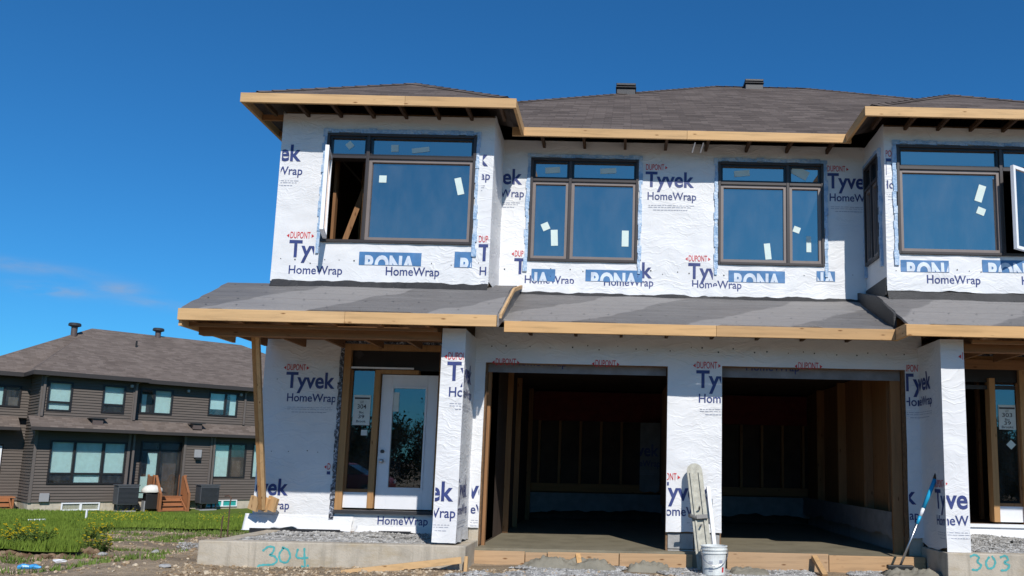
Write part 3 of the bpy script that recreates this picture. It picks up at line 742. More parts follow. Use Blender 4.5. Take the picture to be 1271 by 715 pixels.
# papers behind the sidelights
def sheetpaper(cx, cy, w, h, Y, lines=None, par=None, name='notice', ang=0, extra=()):
    ca, cz = at(cx, cy, Y)
    p = box(name, 'paper', par, ca - w / 2, ca + w / 2, Y - .004, Y - .001, cz - h / 2, cz + h / 2)
    class Flat:
        axis = 'x'; sign = -1
        def P(self, a, z, off=0): return (a, Y - .006, z)
    if lines:
        its = [(t, ca - ww / 2, cz + dz, ww, ch, .01) for t, ww, ch, dz in lines]
        letter(Flat(), its, 'black', None, p, 'notice_lettering')
    if extra: letter(Flat(), [('#poly', [(ca + x, cz + z), (ca + x2, cz + z), (ca + x2, cz + z2), (ca + x, cz + z2)]) for x, x2, z, z2 in extra], 'black', None, p, 'notice_header')
    return p
sheetpaper(449, 509, .25, .44, YE + .026, [('LOT', .05, .03, .10), ('304', .13, .055, .02), ('Bloc', .07, .03, -.05), ('39', .09, .045, -.12), ('Brook', .14, .03, -.18)], fr1, extra=((-.11, .11, .16, .185),))
sheetpaper(452, 537, .09, .08, YE + .026, None, fr1, 'sticker')
sheetpaper(491, 499, .10, .28, YE + .012, None, dr, 'sticker')
sheetpaper(444, 441, .001, .001, YE, None, fr1, 'sticker') if False else None
ca, cz = at(446, 440, YE + .01)
MB().hexa([(ca + a, YE + .014, cz + b) for a, b in ((-.075, 0), (0, -.075), (.075, 0), (0, .075))] + [(ca + a, YE + .010, cz + b) for a, b in ((-.075, 0), (0, -.075), (.075, 0), (0, .075))]).build('sticker', 'cladding', fr1)
# right unit: doorway still without its door, glazed sidelight
fr2, fx2, B2 = entrance(D2, True)
sheetpaper(1250, 518, .25, .36, YE + .026, [('LOT', .05, .03, .075), ('303', .15, .05, .005), ('Bloc', .07, .03, -.05), ('39', .10, .045, -.11), ('Brookt', .17, .03, -.16)], fr2, extra=((-.115, .115, .12, .145),))
ca, cz = at(1255, 552, YE + .026)
MB().hexa([(ca + a, YE + .027, cz + b) for a, b in ((-.07, 0), (0, -.07), (.07, 0), (0, .07))] + [(ca + a, YE + .022, cz + b) for a, b in ((-.07, 0), (0, -.07), (.07, 0), (0, .07))]).build('sticker', 'sticker', fr2)
box('mounting_blocks', 'cladding', fr2, *sorted((fx2(.10), fx2(1.40))), YE + .02, YE + .08, 2.38, 2.44)
# crumpled flashing round the left entrance
rnd = random.Random(3); m = MB()
for i in range(26):
    zz = .30 + i * .098; m.box(-4.092 + rnd.uniform(-.015, .01), -4.035, YE - .062 + rnd.uniform(0, .02), YE - .01, zz, zz + .102)
for i in range(15):
    xx = -4.10 + i * .1; m.box(xx, xx + .102, YE - .062 + rnd.uniform(0, .02), YE - .01, 2.845, 2.90 + rnd.uniform(-.012, .02))
m.build('foil_flashing', 'foil', TH)
m = MB()
for i in range(15):
    xx = 4.48 + i * .1; m.box(xx, xx + .102, YE - .062 + rnd.uniform(0, .02), YE - .01, 2.865, 2.93 + rnd.uniform(-.012, .02))
m.build('foil_flashing', 'foil', TH)

# --- foundations and slab
box('garage_slab', 'slab', TH, -1.86, 3.97, 11.13, 17.5, -.5, SLAB)
m = MB(); m.box(-4.94, -1.77, 10.38, 10.58, -.9, .165); m.box(-4.94, -4.74, 10.58, 12.6, -.9, .145); m.box(-1.97, -1.775, 10.58, 11.29, -.9, .163)
fd = m.build('foundation_wall', 'concrete', TH, bevel=.012)
m = MB(); m.box(3.945, 11.0, 10.38, 10.58, -.9, .21); m.box(3.95, 4.15, 10.58, 11.29, -.9, .205)
fd2 = m.build('foundation_wall', 'concrete', TH, bevel=.012)
box('garage_curb', 'concrete', TH, -1.90, -1.775, 11.305, 11.6, -.6, .34); box('garage_curb', 'concrete', TH, 3.805, 3.99, 11.30, 11.6, -.6, .30)
m.build('footing_corner', 'concrete', TH) if False else None
box('footing', 'concrete', TH, -5.17, -4.98, 12.62, 25.4, -1.9, -.02); box('footing', 'concrete', TH, -4.98, 10.9, 25.2, 25.4, -1.9, -.02)
box('sill_sheathing', 'osb', TH, -5.15, -1.92, 12.44, 12.515, .06, .14); box('sill_sheathing', 'osb', TH, 4.3, 10.9, 12.44, 12.515, .22, .33)
box('damp_proof_strip', 'bitumen', TH, -5.18, -3.9, 12.36, 12.43, .10, .165); box('damp_proof_strip', 'bitumen', TH, -3.35, -2.9, 12.36, 12.43, .10, .16)
# torn skirt of wrap at the entrance
def skirt(x0, x1, Y, zt, zb, out, seed, par):
    V = []; Fc = []; nx_ = int((x1 - x0) / .035); nz = 9
    for j in range(nz + 1):
        for i in range(nx_ + 1):
            x = x0 + (x1 - x0) * i / nx_; t = j / nz
            e = noise.noise(Vector((x * 1.6, seed, 0))); e2 = noise.noise(Vector((x * 6, seed, t * 2)))
            ln = 1 + .55 * e + .25 * e2
            z = zt + (zb - zt) * t * max(.25, ln); y = Y - .03 - out * (t ** 1.5) * (1 + .6 * e) - .03 * e2 * t
            V.append((x + .03 * e2 * t, y, max(z, zb + .004)))
    for j in range(nz):
        for i in range(nx_): k = j * (nx_ + 1) + i; Fc.append([k, k + nx_ + 1, k + nx_ + 2, k + 1])
    o = mesh_obj('torn_skirt', V, Fc, 'wrap', par, smooth=True); m = o.modifiers.new('t', 'SOLIDIFY'); m.thickness = .004
    return o
skirt(-5.30, -3.75, YE, .36, .135, .10, 3, TH); skirt(-3.7, -2.25, YE, .22, .13, .10, 9, TH); skirt(4.3, 5.9, YE, .42, .26, .15, 5, TH)
m = MB(); rf = random.Random(9)
for (xa, xb_, yf_, sl_) in ((-5.2, -1.6, 10.13, SLW), (-1.4, 3.4, 10.53, .405), (3.55, 5.9, 10.13, SLW)):
    for row in range(4):
        y = yf_ + .14 + row * .30
        if y > 11.2 and yf_ < 10.3: continue
        x = xa + rf.random() * .3
        while x < xb_:
            z = 2.905 + sl_ * (y - yf_) + .026; r0 = .012; m.v += [(x + r0 * math.cos(k * 1.047), y + r0 * math.sin(k * 1.047), z + sl_ * r0 * math.sin(k * 1.047)) for k in range(6)]; m.f.append(list(range(len(m.v) - 6, len(m.v)))); x += rf.uniform(.3, .5)
tag(m.build('cap_nails', 'castmetal', TH), kind='stuff')
# pier blocks
for r_, z in enumerate((-.12, .09, .295)):
    if r_ == 0: continue
    for k in range(2):
        xx = .675 + .34 * k; 
        box('concrete_block', 'block', TH, xx + .004, xx + .335, 11.305, 11.47, z - .195 + .004, z + .003, bevel=.006)
# spray-painted unit numbers
class Fl:
    axis = 'x'; sign = -1
    def P(self, a, z, off=0): return (a, 10.377, z)
def spray(strokes, par, w=.023):
    i = 0
    for stp in strokes:
        m = MB()
        pts = [at(x, y, 10.38) for x, y in stp]
        # smooth resample
        fine = []
        for (ax, az), (bx_, bz) in zip(pts, pts[1:]):
            n = 6
            for k in range(n): fine.append((ax + (bx_ - ax) * k / n, az + (bz - az) * k / n))
        fine.append(pts[-1])
        for _ in range(4): fine = [fine[0]] + [((a[0] + 2 * b[0] + c[0]) / 4, (a[1] + 2 * b[1] + c[1]) / 4) for a, b, c in zip(fine, fine[1:], fine[2:])] + [fine[-1]]
        prev = None
        for k, p in enumerate(fine):
            q = fine[min(k + 1, len(fine) - 1)]; o_ = fine[max(k - 1, 0)]
            d_ = Vector((q[0] - o_[0], q[1] - o_[1])).normalized(); nn = Vector((-d_.y, d_.x)) * (w / 2 * (1 + .25 * math.sin(k * 1.7)))
            cur = ((p[0] + nn.x, p[1] + nn.y), (p[0] - nn.x, p[1] - nn.y))
            yy = 10.3772 - .0004 * i
            if prev: m.poly([(prev[0][0], yy, prev[0][1]), (prev[1][0], yy, prev[1][1]), (cur[1][0], yy, cur[1][1]), (cur[0][0], yy, cur[0][1])])
            prev = cur
        i += 1
        m.build('painted_stroke', 'teal_spray', par)
spray([[(326, 684), (333, 678), (341, 679), (339, 686), (334, 689), (341, 690), (345, 696), (339, 701), (328, 701), (320, 702), (319, 708)],
       [(352, 680), (346, 688), (348, 697), (356, 699), (361, 691), (358, 682), (350, 679)],
       [(370, 681), (367, 692), (376, 693), (383, 692)], [(378, 680), (378, 692), (379, 706), (374, 702)], [(379, 706), (383, 701)]], fd)
spray([[(1204, 691), (1210, 688), (1216, 692), (1212, 697), (1219, 702), (1213, 708), (1206, 707)], [(1228, 691), (1223, 698), (1226, 706), (1233, 705), (1236, 697), (1231, 690)],
       [(1241, 692), (1248, 689), (1252, 695), (1245, 698), (1254, 702), (1249, 708), (1242, 708)]], fd2, .024)

# --- garage interiors
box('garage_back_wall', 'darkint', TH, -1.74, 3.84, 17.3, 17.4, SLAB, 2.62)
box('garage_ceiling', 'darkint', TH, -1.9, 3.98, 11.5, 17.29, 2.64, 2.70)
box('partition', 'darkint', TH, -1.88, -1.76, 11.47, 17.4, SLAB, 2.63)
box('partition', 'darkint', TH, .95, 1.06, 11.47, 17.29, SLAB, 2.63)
box('plank_wall', 'beam_z', TH, 3.84, 3.96, 11.47, 17.4, SLAB, 2.63)
box('block_curb', 'block', TH, 3.80, 3.838, 11.62, 17.2, SLAB + .003, .42); box('block_curb', 'block', TH, .90, .947, 11.5, 17.2, SLAB + .003, .42)
for lo, hi in ((-1.7, .9), (1.1, 3.8)):
    box('red_header', 'redins', TH, lo, hi, 17.2, 17.28, 2.02, 2.60)
    box('rim_board', 'beam_x', TH, lo, hi, 17.16, 17.28, .62, .78); box('rim_board', 'beam_x', TH, lo, hi, 17.2, 17.28, .40, .60)
    x = lo + .12
    while x < hi - .05:
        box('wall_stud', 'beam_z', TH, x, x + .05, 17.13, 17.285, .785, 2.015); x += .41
    tp = Sheet('x', 17.05, lo); tp.build(TH, lo, hi, .24, .60, hem=.06, name='loose_wrap', mat='shadewrap')
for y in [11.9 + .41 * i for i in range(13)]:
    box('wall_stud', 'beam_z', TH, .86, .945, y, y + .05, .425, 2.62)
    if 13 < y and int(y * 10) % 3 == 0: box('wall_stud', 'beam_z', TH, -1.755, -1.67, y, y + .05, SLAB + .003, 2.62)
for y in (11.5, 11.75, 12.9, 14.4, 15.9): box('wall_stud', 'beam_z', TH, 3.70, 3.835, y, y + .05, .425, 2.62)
box('jamb_post', 'beam_z', TH, .66, .94, 11.47, 11.53, SLAB, 2.62); box('jamb_post', 'beam_z', TH, -1.755, -1.715, 11.47, 11.56, SLAB, 2.62); box('jamb_post', 'beam_z', TH, 3.66, 3.795, 11.47, 11.52, SLAB, 2.62)
lw = Sheet('y', 3.69, 81., -1); lw.build(TH, 11.56, 17.0, .30, .62, hem=.05, name='loose_wrap', mat='shadewrap')
hg = Sheet('x', 16.9, 80.); hgo = hg.build(TH, .45, .84, .66, 2.0, hem=.15, name='loose_wrap', mat='shadewrap'); brand(hg, hgo, .10, 1.35, (.45, .84, .4, 2.2), du=False)
# wrap folded round the header
for X0, X1 in ((-1.76, .64), (1.38, 3.79)):
    f_ = Sheet('x', 11.48, X0 + 50); fo = f_.build(TH, X0, X1, 2.36, 2.60, name='header_wrap', mat='shadewrap'); brand(f_, fo, X0 + .3, 2.66, (X0, X1, 2.36, 2.56), du=False, ty=False, fine=False)

# --- main roof (hip roofs over the block and over the two projecting bays)
EZ = 5.91; SL = .562
XL, XR = -5.07, 11.35; YF, YR = 11.65, 26.0
hd = (YR - YF) / 2
def Zr(t): return EZ + SL * t
rl = (XL + hd, YF + hd, Zr(hd)); rr = (XR - hd, YF + hd, Zr(hd))
def bay(xa, xb, yf=10.70):
    t = (xb - xa) / 2; xm = (xa + xb) / 2; ya = yf + t; yb = YF + t
    return dict(a=(xa, yf, EZ), b=(xb, yf, EZ), c=(xb, YF, EZ), ap=(xm, ya, Zr(t)), q=(xm, yb, Zr(t)), d=(xa, YF, EZ))
b1 = bay(XL, -1.43); b2 = bay(3.17, 6.90)
rm = MB()
rm.poly([b1['a'], b1['b'], b1['ap']]); rm.poly([b1['b'], b1['c'], b1['q'], b1['ap']])
rm.poly([b2['a'], b2['b'], b2['ap']]); rm.poly([b2['b'], b2['c'], b2['q'], b2['ap']]); rm.poly([b2['d'], b2['a'], b2['ap'], b2['q']])
rm.poly([b1['c'], b2['d'], b2['q'], b2['c'], (XR, YF, EZ), rr, rl, b1['q']])
rm.poly([b1['a'], b1['ap'], b1['q'], rl, (XL, YR, EZ)]); rm.poly([(XL, YR, EZ), rl, rr, (XR, YR, EZ)]); rm.poly([(XR, YR, EZ), rr, (XR, YF, EZ)])
roof = rm.build('roof', 'shingle', TH)
sd = roof.modifiers.new('deck', 'SOLIDIFY'); sd.thickness = .035; sd.offset = -1
for f in roof.data.polygons:
    if f.normal.z < 0: f.flip()
# ridge and hip caps
def cap(a, b, w=.13):
    a, b = Vector(a), Vector(b); n = int((b - a).length / .2); m = MB(); t = (b - a).normalized(); s = t.cross(Vector((0, 0, 1))).normalized()
    for i in range(1 if abs(t.z) > .05 else 0, n):
        p = a + (b - a) * (i / n); q = a + (b - a) * ((i + 1.15) / n)
        dz = Vector((0, 0, .022)); dn = Vector((0, 0, -.042 if abs(t.z) > .05 else -.052))
        u1 = Vector((0, 0, .010)); 
        m.poly([p + s * w + dn, q + s * w + dn + u1 * 0, q + u1, p + dz]); m.poly([p + dz, q + u1, q - s * w + dn, p - s * w + dn])
    return m
for a, b in ((b1['a'], b1['ap']), (b1['b'], b1['ap']), (b1['ap'], b1['q']), (b1['q'], rl), (rl, rr), (b2['a'], b2['ap']), (b2['b'], b2['ap']), (b2['ap'], b2['q']), ((XR, YF, EZ), rr)):
    cap(a, b).build('ridge_cap', 'shingle', roof)
# fascias
FZ0, FZ1 = 5.785, 5.914
def fascia(x0, x1, y0, y1, z0=FZ0, z1=FZ1, ax='x', lab=None):
    return box('fascia_board', 'pine_' + ax, TH, x0, x1, y0, y1, z0, z1, bevel=.003)
fascia(XL, -2.9, 10.69, 10.73); fascia(-2.897, -1.43, 10.69, 10.73); fascia(-1.47, -1.43, 10.733, 11.65, ax='y'); fascia(XL, XL + .04, 10.733, 25.9, ax='y')
fascia(-1.60, .9, 11.65, 11.69); fascia(.903, 3.25, 11.65, 11.69)
fascia(3.17, 3.21, 10.733, 11.647, ax='y'); fascia(3.17, 6.90, 10.69, 10.73); fascia(6.86, 6.90, 10.733, 11.647, ax='y'); fascia(6.9, XR, 11.65, 11.69)
# rafter tails and lookouts under the eaves
for x in [XL + .25 + .45 * i for i in range(8)]:
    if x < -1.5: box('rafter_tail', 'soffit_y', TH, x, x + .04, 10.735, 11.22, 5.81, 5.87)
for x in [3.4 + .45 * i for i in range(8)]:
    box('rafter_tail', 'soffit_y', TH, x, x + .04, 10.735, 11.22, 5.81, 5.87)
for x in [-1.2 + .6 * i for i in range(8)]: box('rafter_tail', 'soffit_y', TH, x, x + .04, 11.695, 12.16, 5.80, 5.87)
for y in [11.3 + .6 * i for i in range(10)]: box('lookout', 'beam_x', TH, XL + .045, BX1 - .03, y, y + .04, 5.79, 5.87)
# roof vents
def vent(px, py, Y, w):
    t = Y - YF; X = at(px, py, Y)[0]; z = Zr(t)
    m = MB(); m.box(X - w * .46, X + w * .46, Y - .16, Y + .16, z - .15, z + .02); m.box(X - w * .42, X + w * .42, Y - .14, Y + .14, z + .02, z + .05); m.box(X - w / 2, X + w / 2, Y - .18, Y + .18, z + .05, z + .075); m.box(X - w * .42, X + w * .42, Y - .14, Y + .14, z + .075, z + .10); m.box(X - w * .48, X + w * .48, Y - .17, Y + .17, z + .10, z + .15)
    m.build('roof_vent', 'cladding', roof, bevel=.01)
vent(777, 112, 16.75, .42); vent(935, 104, 18.55, .44)

# --- porch roofs
def lowroof(x0, x1, yf, z0, y1, slope, name='porch_roof', seed=0, thick=.03):
    m = MB(); nx = int((x1 - x0) / .07); ny = int((y1 - yf) / .06); V = []; Fc = []
    for j in range(ny + 1):
        for i in range(nx + 1):
            x = x0 + (x1 - x0) * i / nx; y = yf + (y1 - yf) * j / ny
            lap = ((y - yf + .02 * noise.noise(Vector((x * .8, seed, 0)))) % .48) / .48
            dz = .016 * (1 - lap) + .012 * noise.noise(Vector((x * 1.2, y * 4, seed))) + .005 * noise.noise(Vector((x * 5, y * 9, seed)))
            V.append((x, y, z0 + slope * (y - yf) + dz))
    n0 = len(V)
    for j in range(ny):
        for i in range(nx):
            a = j * (nx + 1) + i; Fc.append([a, a + 1, a + nx + 2, a + nx + 1])
    o = mesh_obj(name, V, Fc, 'membrane', TH, smooth=False)
    s = o.modifiers.new('deck', 'SOLIDIFY'); s.thickness = thick; s.offset = -1
    return o
SLW = .485
pr1 = lowroof(-5.30, -1.48, 10.13, 2.905, 11.30, SLW, seed=1); lowroof(-1.79, -1.48, 11.30, 2.905 + SLW * 1.17, 12.19, .26, seed=1)
pr2 = lowroof(-1.475, 3.47, 10.53, 2.905, 12.19, .405, seed=2)
pr3 = lowroof(3.475, 7.2, 10.13, 2.905, 11.30, SLW, seed=3); lowroof(3.475, 3.59, 11.30, 2.905 + SLW * 1.17, 12.19, .26, seed=3)
lowroof(7.2, 11.0, 10.53, 2.905, 12.19, .405, seed=5)
# upright cheek where the right roof steps forward, and rake board on the left one
def cheek(X, mat, z_lo_off, t=.035, y0=10.13, yend=12.15, name='roof_cheek', top=0.0, strip=None):
    m = MB(); P = []
    for y in (y0, 11.3, yend):
        zt = 2.905 + SLW * (min(y, 11.3) - 10.13) + .26 * max(0, y - 11.3) + top; zb = max(2.77, 2.905 + .405 * (y - 10.53) - z_lo_off)
        if strip: zb = zt - strip; 
        P.append((y, zb, zt))
    for (ya, ba, ta), (yb, bb, tb) in zip(P, P[1:]):
        m.hexa([(X, ya, ba), (X + t, ya, ba), (X + t, yb, bb), (X, yb, bb), (X, ya, ta), (X + t, ya, ta), (X + t, yb, tb), (X, yb, tb)])
    return m.build(name, mat, TH)
cheek(3.436, 'bitumen', .02, y0=10.56, top=.01); cheek(-1.477, 'membrane', .02, y0=10.135, top=.0, t=.02); cheek(-1.455, 'pine_y', .02, y0=10.135, top=.016, strip=.05, t=.03, name='rake_board')
box('fascia_return', 'pine_y', TH, 3.432, 3.472, 10.135, 10.56, 2.765, 2.915)
LZ0, LZ1 = 2.765, 2.905
fascia(-5.30, -3.3, 10.09, 10.13, LZ0, LZ1); fascia(-3.297, -1.48, 10.09, 10.13, LZ0, LZ1)
fascia(-1.44, 1.2, 10.49, 10.53, LZ0, LZ1 - .002); fascia(1.203, 3.43, 10.49, 10.53, LZ0, LZ1 - .002)
fascia(3.432, 6.0, 10.09, 10.132, LZ0, LZ1); fascia(6.003, 7.2, 10.09, 10.132, LZ0, LZ1)
box('rake_board', 'pine_y', TH, -5.30, -5.26, 10.133, 11.6, 2.70, 2.86)
# soffit framing
for X0, X1 in ((-5.26, -2.23), (4.31, 7.2)):
    box('porch_beam', 'beam_x', TH, X0, X1, 10.56, 10.70, 2.655, 2.755)
    box('ledger', 'beam_x', TH, X0, X1, 12.38, 12.42, 2.66, 2.80) if X0 > 0 else box('ledger', 'beam_x', TH, -5.2, X1, 12.38, 12.42, 2.88, 3.0)
    n = 6
    for i in range(n): x = X0 + .08 + (X1 - X0 - .2) * i / (n - 1); box('ceiling_joist', 'beam_y', TH, x, x + .04, 10.135, 12.37, 2.765, 2.875)
    box('soffit_deck', 'beam_x', TH, X0, X1, 10.9, 12.38, 2.885, 2.90)
    box('lookout_ledger', 'beam_x', TH, X0, X1, 10.30, 10.34, 2.72, 2.762)
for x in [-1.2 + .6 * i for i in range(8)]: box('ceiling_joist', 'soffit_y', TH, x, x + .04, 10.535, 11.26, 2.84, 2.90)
# wrap skirts and flashing at the foot of upper walls
def flash(x0, x1, y, z0, z1, seed, axis='x'):
    s = Sheet(axis, y, seed, -1); s.build(TH, x0, x1, z0, z1, hem=0, step=.06, name='flashing_membrane', mat='bitumen')
for x0, x1, yy, zb, zt in ((BX1, BX2 + .02, YB, 3.42, 3.62), (BX2 + .03, BX3 - .03, YM, 3.53, 3.72), (BX3 - .02, BX4, YB, 3.42, 3.66)):
    m = MB(); n = int((x1 - x0) / .12)
    for i in range(n):
        xa, xb = x0 + (x1 - x0) * i / n, x0 + (x1 - x0) * (i + 1) / n
        fa, fb = .035 + .03 * noise.noise(Vector((xa * 2, 1, yy))), .035 + .03 * noise.noise(Vector((xb * 2, 1, yy)))
        zz1 = zb + (zt - zb) * .45
        m.poly([(xa, yy - fa - .05, zb), (xb, yy - fb - .05, zb), (xb, yy + .004, zz1 + .05), (xa, yy + .004, zz1 + .05)])
        m.poly([(xa, yy + .004, zz1 + .05), (xb, yy + .004, zz1 + .05), (xb, yy + .006, zt), (xa, yy + .006, zt)])
    m.build('flashing_membrane', 'bitumen', TH)
box('flashing_membrane', 'bitumen', TH, BX3 - .035, BX3 - .012, YB, YM, 3.5, 3.74)
# lit drip edge clips
m = MB(); 
for i in (0, 1): m.bar((1.03 + i * .12, 11.80, 5.80), (1.0 + i * .12, 11.95, 5.70), .02, .012)
m.build('hanger_bracket', 'steel', TH)

# ================================================================== NEIGHBOUR HOUSE
NB = empty('brown_house', (-24.8, 36.7, -1.33), 'brown-sided two-storey house with shingled hip roof behind the lawn at left', 'building', rz=math.atan2(.70, .714))
def siding(x0, x1, y, z0, z1, holes=(), pitch=.125):
    m = MB(); n = max(1, int(round((z1 - z0) / pitch))); p = (z1 - z0) / n
    for i in range(n):
        a, b = z0 + i * p, z0 + (i + 1) * p
        for c in cells(x0, x1, a, b, [h for h in holes if h[2] < b and h[3] > a]):
            q0 = (c[2] - a) / p; q1 = (c[3] - a) / p; ya = y - .035 * (1 - q0); yb = y - .035 * (1 - q1)
            m.poly([(c[0], ya, c[2]), (c[1], ya, c[2]), (c[1], yb, c[3]), (c[0], yb, c[3])])
            m.poly([(c[0], y, c[2]), (c[1], y, c[2]), (c[1], ya, c[2]), (c[0], ya, c[2])])
    for c in cells(x0, x1, z0, z1, holes): m.box(c[0], c[1], y + .002, y + .2, c[2], c[3])
    return m.build('siding', 'siding', NB, world=False)
def nbox(name, mat, x0, x1, y0, y1, z0, z1, par=None, bevel=0): return box(name, mat, par or NB, x0, x1, y0, y1, z0, z1, world=False, bevel=bevel)
def nwin(x0, x1, y, z0, z1, mulls=(), rails=(), blind='curtain', bl=None, glass='glass_nb', name='window', f=.07):
    m = MB()
    for a, b, c, d_ in ((x0, x0 + f, z0, z1), (x1 - f, x1, z0, z1), (x0 + f, x1 - f, z0, z0 + f), (x0 + f, x1 - f, z1 - f, z1)): m.box(a, b, y - .06, y + .1, c, d_)
    for u in mulls: m.box(u - .045, u + .045, y - .05, y + .1, z0 + f, z1 - f)
    for r_ in rails:
        xs = [x0 + f] + [v for u in mulls for v in (u - .045, u + .045)] + [x1 - f]
        for a, b in zip(xs[::2], xs[1::2]): m.box(a, b, y - .048, y + .1, r_ - .04, r_ + .04)
    w = m.build(name, 'framedark', NB, world=False)
    nbox('pane', glass, x0 + f, x1 - f, y - .01, y, z0 + f, z1 - f, w)
    if blind:
        for a, b, c, d_ in (bl or [(x0 + f, x1 - f, z0 + f, z1 - f)]): nbox('blind', blind, a, b, y + .06, y + .08, c, d_, w)
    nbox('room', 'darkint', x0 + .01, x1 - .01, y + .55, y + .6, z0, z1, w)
    return w
UW1 = (.24, 1.17, 4.29, 5.57); UW2 = (2.33, 3.25, 4.31, 5.57); TRI = (.57, 3.53, 1.16, 3.03); BW = (1.24, 2.67, .03, .34)
UW3 = (4.0, 5.42, 4.40, 5.58); UW4 = (7.05, 8.45, 4.47, 5.64); SLD = (4.25, 6.02, .43, 3.12); GW = (7.35, 9.0, 1.46, 3.15); GW2 = (9.30, 10.6, 1.46, 3.2)
siding(0, 3.65, 0, 4.0, 5.95, [UW1, UW2]); siding(0, 3.65, 0, .40, 3.7, [TRI])
siding(3.66, 14, .5, 4.0, 5.95, [UW3, UW4]); siding(3.66, 5.98 + .1, .5, .40, 3.7, [SLD]); siding(6.0, 7.28, .15, .40, 3.7); siding(7.3, 14, .3, .40, 3.7, [GW, GW2])
siding(-2.6, -.02, 2.1, 4.0, 5.95, [(-1.75, -.35, 4.45, 5.4)]); siding(-2.6, -.02, 2.1, .40, 3.7, [(-1.95, -.75, .62, 2.8)])
# side cheek of the forward section
m = MB()
n = 44
for i in range(n):
    a = .4 + 5.55 * i / n; b = .4 + 5.55 * (i + 1) / n
    m.poly([(-.035, 0, a), (-.035, 2.1, a), (0, 2.1, b), (0, 0, b)][::-1]); m.poly([(0, 0, a), (0, 2.1, a), (-.035, 2.1, a), (-.035, 0, a)])
m.build('siding', 'siding', NB, world=False)
nbox('rear_block', 'siding', -2.6, 14, 2.4, 12, .4, 5.9)
nbox('foundation', 'concrete', 0, 3.65, .03, 2.3, -.6, .40); nbox('foundation', 'concrete', 3.66, 14, .52, 2.35, -.6, .38); nbox('foundation', 'concrete', -2.6, -.01, 2.13, 2.38, -.6, .4)
nbox('foundation', 'concrete', 7.3, 14, .33, .515, -.6, .40)
for x, y in ((-.02, -.05), (3.56, -.05)):
    for z0, z1 in ((.38, 3.66), (4.02, 5.9)): nbox('corner_trim', 'trim', x, x + .11, y, y + .14, z0, z1)
nbox('corner_trim', 'trim', 6.0, 6.1, .09, .2, .38, 3.66); nbox('corner_trim', 'trim', 7.2, 7.3, .09, .2, .38, 3.66)
def zr(a, b, z0, z1, y): return None
nwin(UW1[0], UW1[1], 0, UW1[2], UW1[3], (), (4.68,), bl=[(.31, 1.1, 4.72, 5.50), (.31, 1.1, 4.36, 4.64)])
nwin(UW2[0], UW2[1], 0, UW2[2], UW2[3], (), (4.70,), bl=[(2.4, 3.18, 4.74, 5.50)])
nwin(*TRI[:2], 0, *TRI[2:], (1.50, 2.62), (1.62,), bl=[(.65, 1.44, 1.66, 2.96), (1.57, 2.55, 1.24, 2.96), (2.68, 3.46, 1.66, 2.96)])
nwin(*UW3[:2], .5, *UW3[2:], (4.60,), (), bl=[(4.67, 5.35, 4.47, 5.51), (4.07, 4.3, 4.47, 5.3)])
nwin(*UW4[:2], .5, *UW4[2:], (7.86,), (), bl=[(7.12, 7.8, 4.80, 5.57), (8.1, 8.38, 4.54, 5.57)])
nwin(*GW[:2], .3, *GW[2:], (8.22,), (), bl=[(7.5, 8.16, 1.53, 3.02)]); nwin(*GW2[:2], .3, *GW2[2:], (9.9,), (), bl=[(9.37, 9.84, 1.53, 3.1)])
nwin(-1.75, -.35, 2.1, 4.45, 5.4, (-.95,), (), bl=[(-1.68, -1.0, 4.52, 5.3)])
nwin(1.22, 2.69, .02, .03, .37, (1.96,), (), blind=None, name='basement_window', f=.05).data.materials[0] = M['white_vinyl']
w_ = nwin(7.3, 8.75, .32, .08, .40, (8.05,), (), blind='teal', name='basement_window', f=.04); w_.data.materials[0] = M['white_vinyl']
for c_ in w_.children:
    if c_.name.startswith('pane'): c_.data.materials[0] = M['teal']
# sliding door and transom
w_ = nwin(*SLD[:2], .5, *SLD[2:], (5.08,), (2.72,), bl=[(4.6, 5.0, .52, 2.6), (4.34, 4.6, .52, 1.5)], name='patio_door')
# entry door at far left
dd = nbox('door', 'door_white', -1.55, -.80, 2.04, 2.12, .62, 2.75); nbox('pane', 'framedark', -1.05, -.90, 2.02, 2.035, .95, 2.6, dd); nbox('pane', 'framedark', -1.45, -1.2, 2.02, 2.035, .95, 2.6, dd)
# pent roof over ground floor
def pent(x0, x1, yw, out=.85, z0=3.56, z1=4.05):
    m = MB(); yf = yw - out
    m.hexa([(x0, yf, z0 - .03), (x1, yf, z0 - .03), (x1, yw, z1 - .03), (x0, yw, z1 - .03), (x0, yf, z0), (x1, yf, z0), (x1, yw, z1), (x0, yw, z1)])
    m.build('pent_roof', 'shingle2', NB, world=False)
    nbox('pent_fascia', 'eavetrim', x0, x1, yf - .03, yf - .002, z0 - .13, z0 + .01); nbox('pent_soffit', 'eavetrim', x0 + .01, x1 - .01, yf, yw + .12, z0 - .12, z0 - .10)
pent(-.35, 4.0, -.02); pent(4.001, 14.3, .47, .80); pent(-2.9, -.36, 2.07)
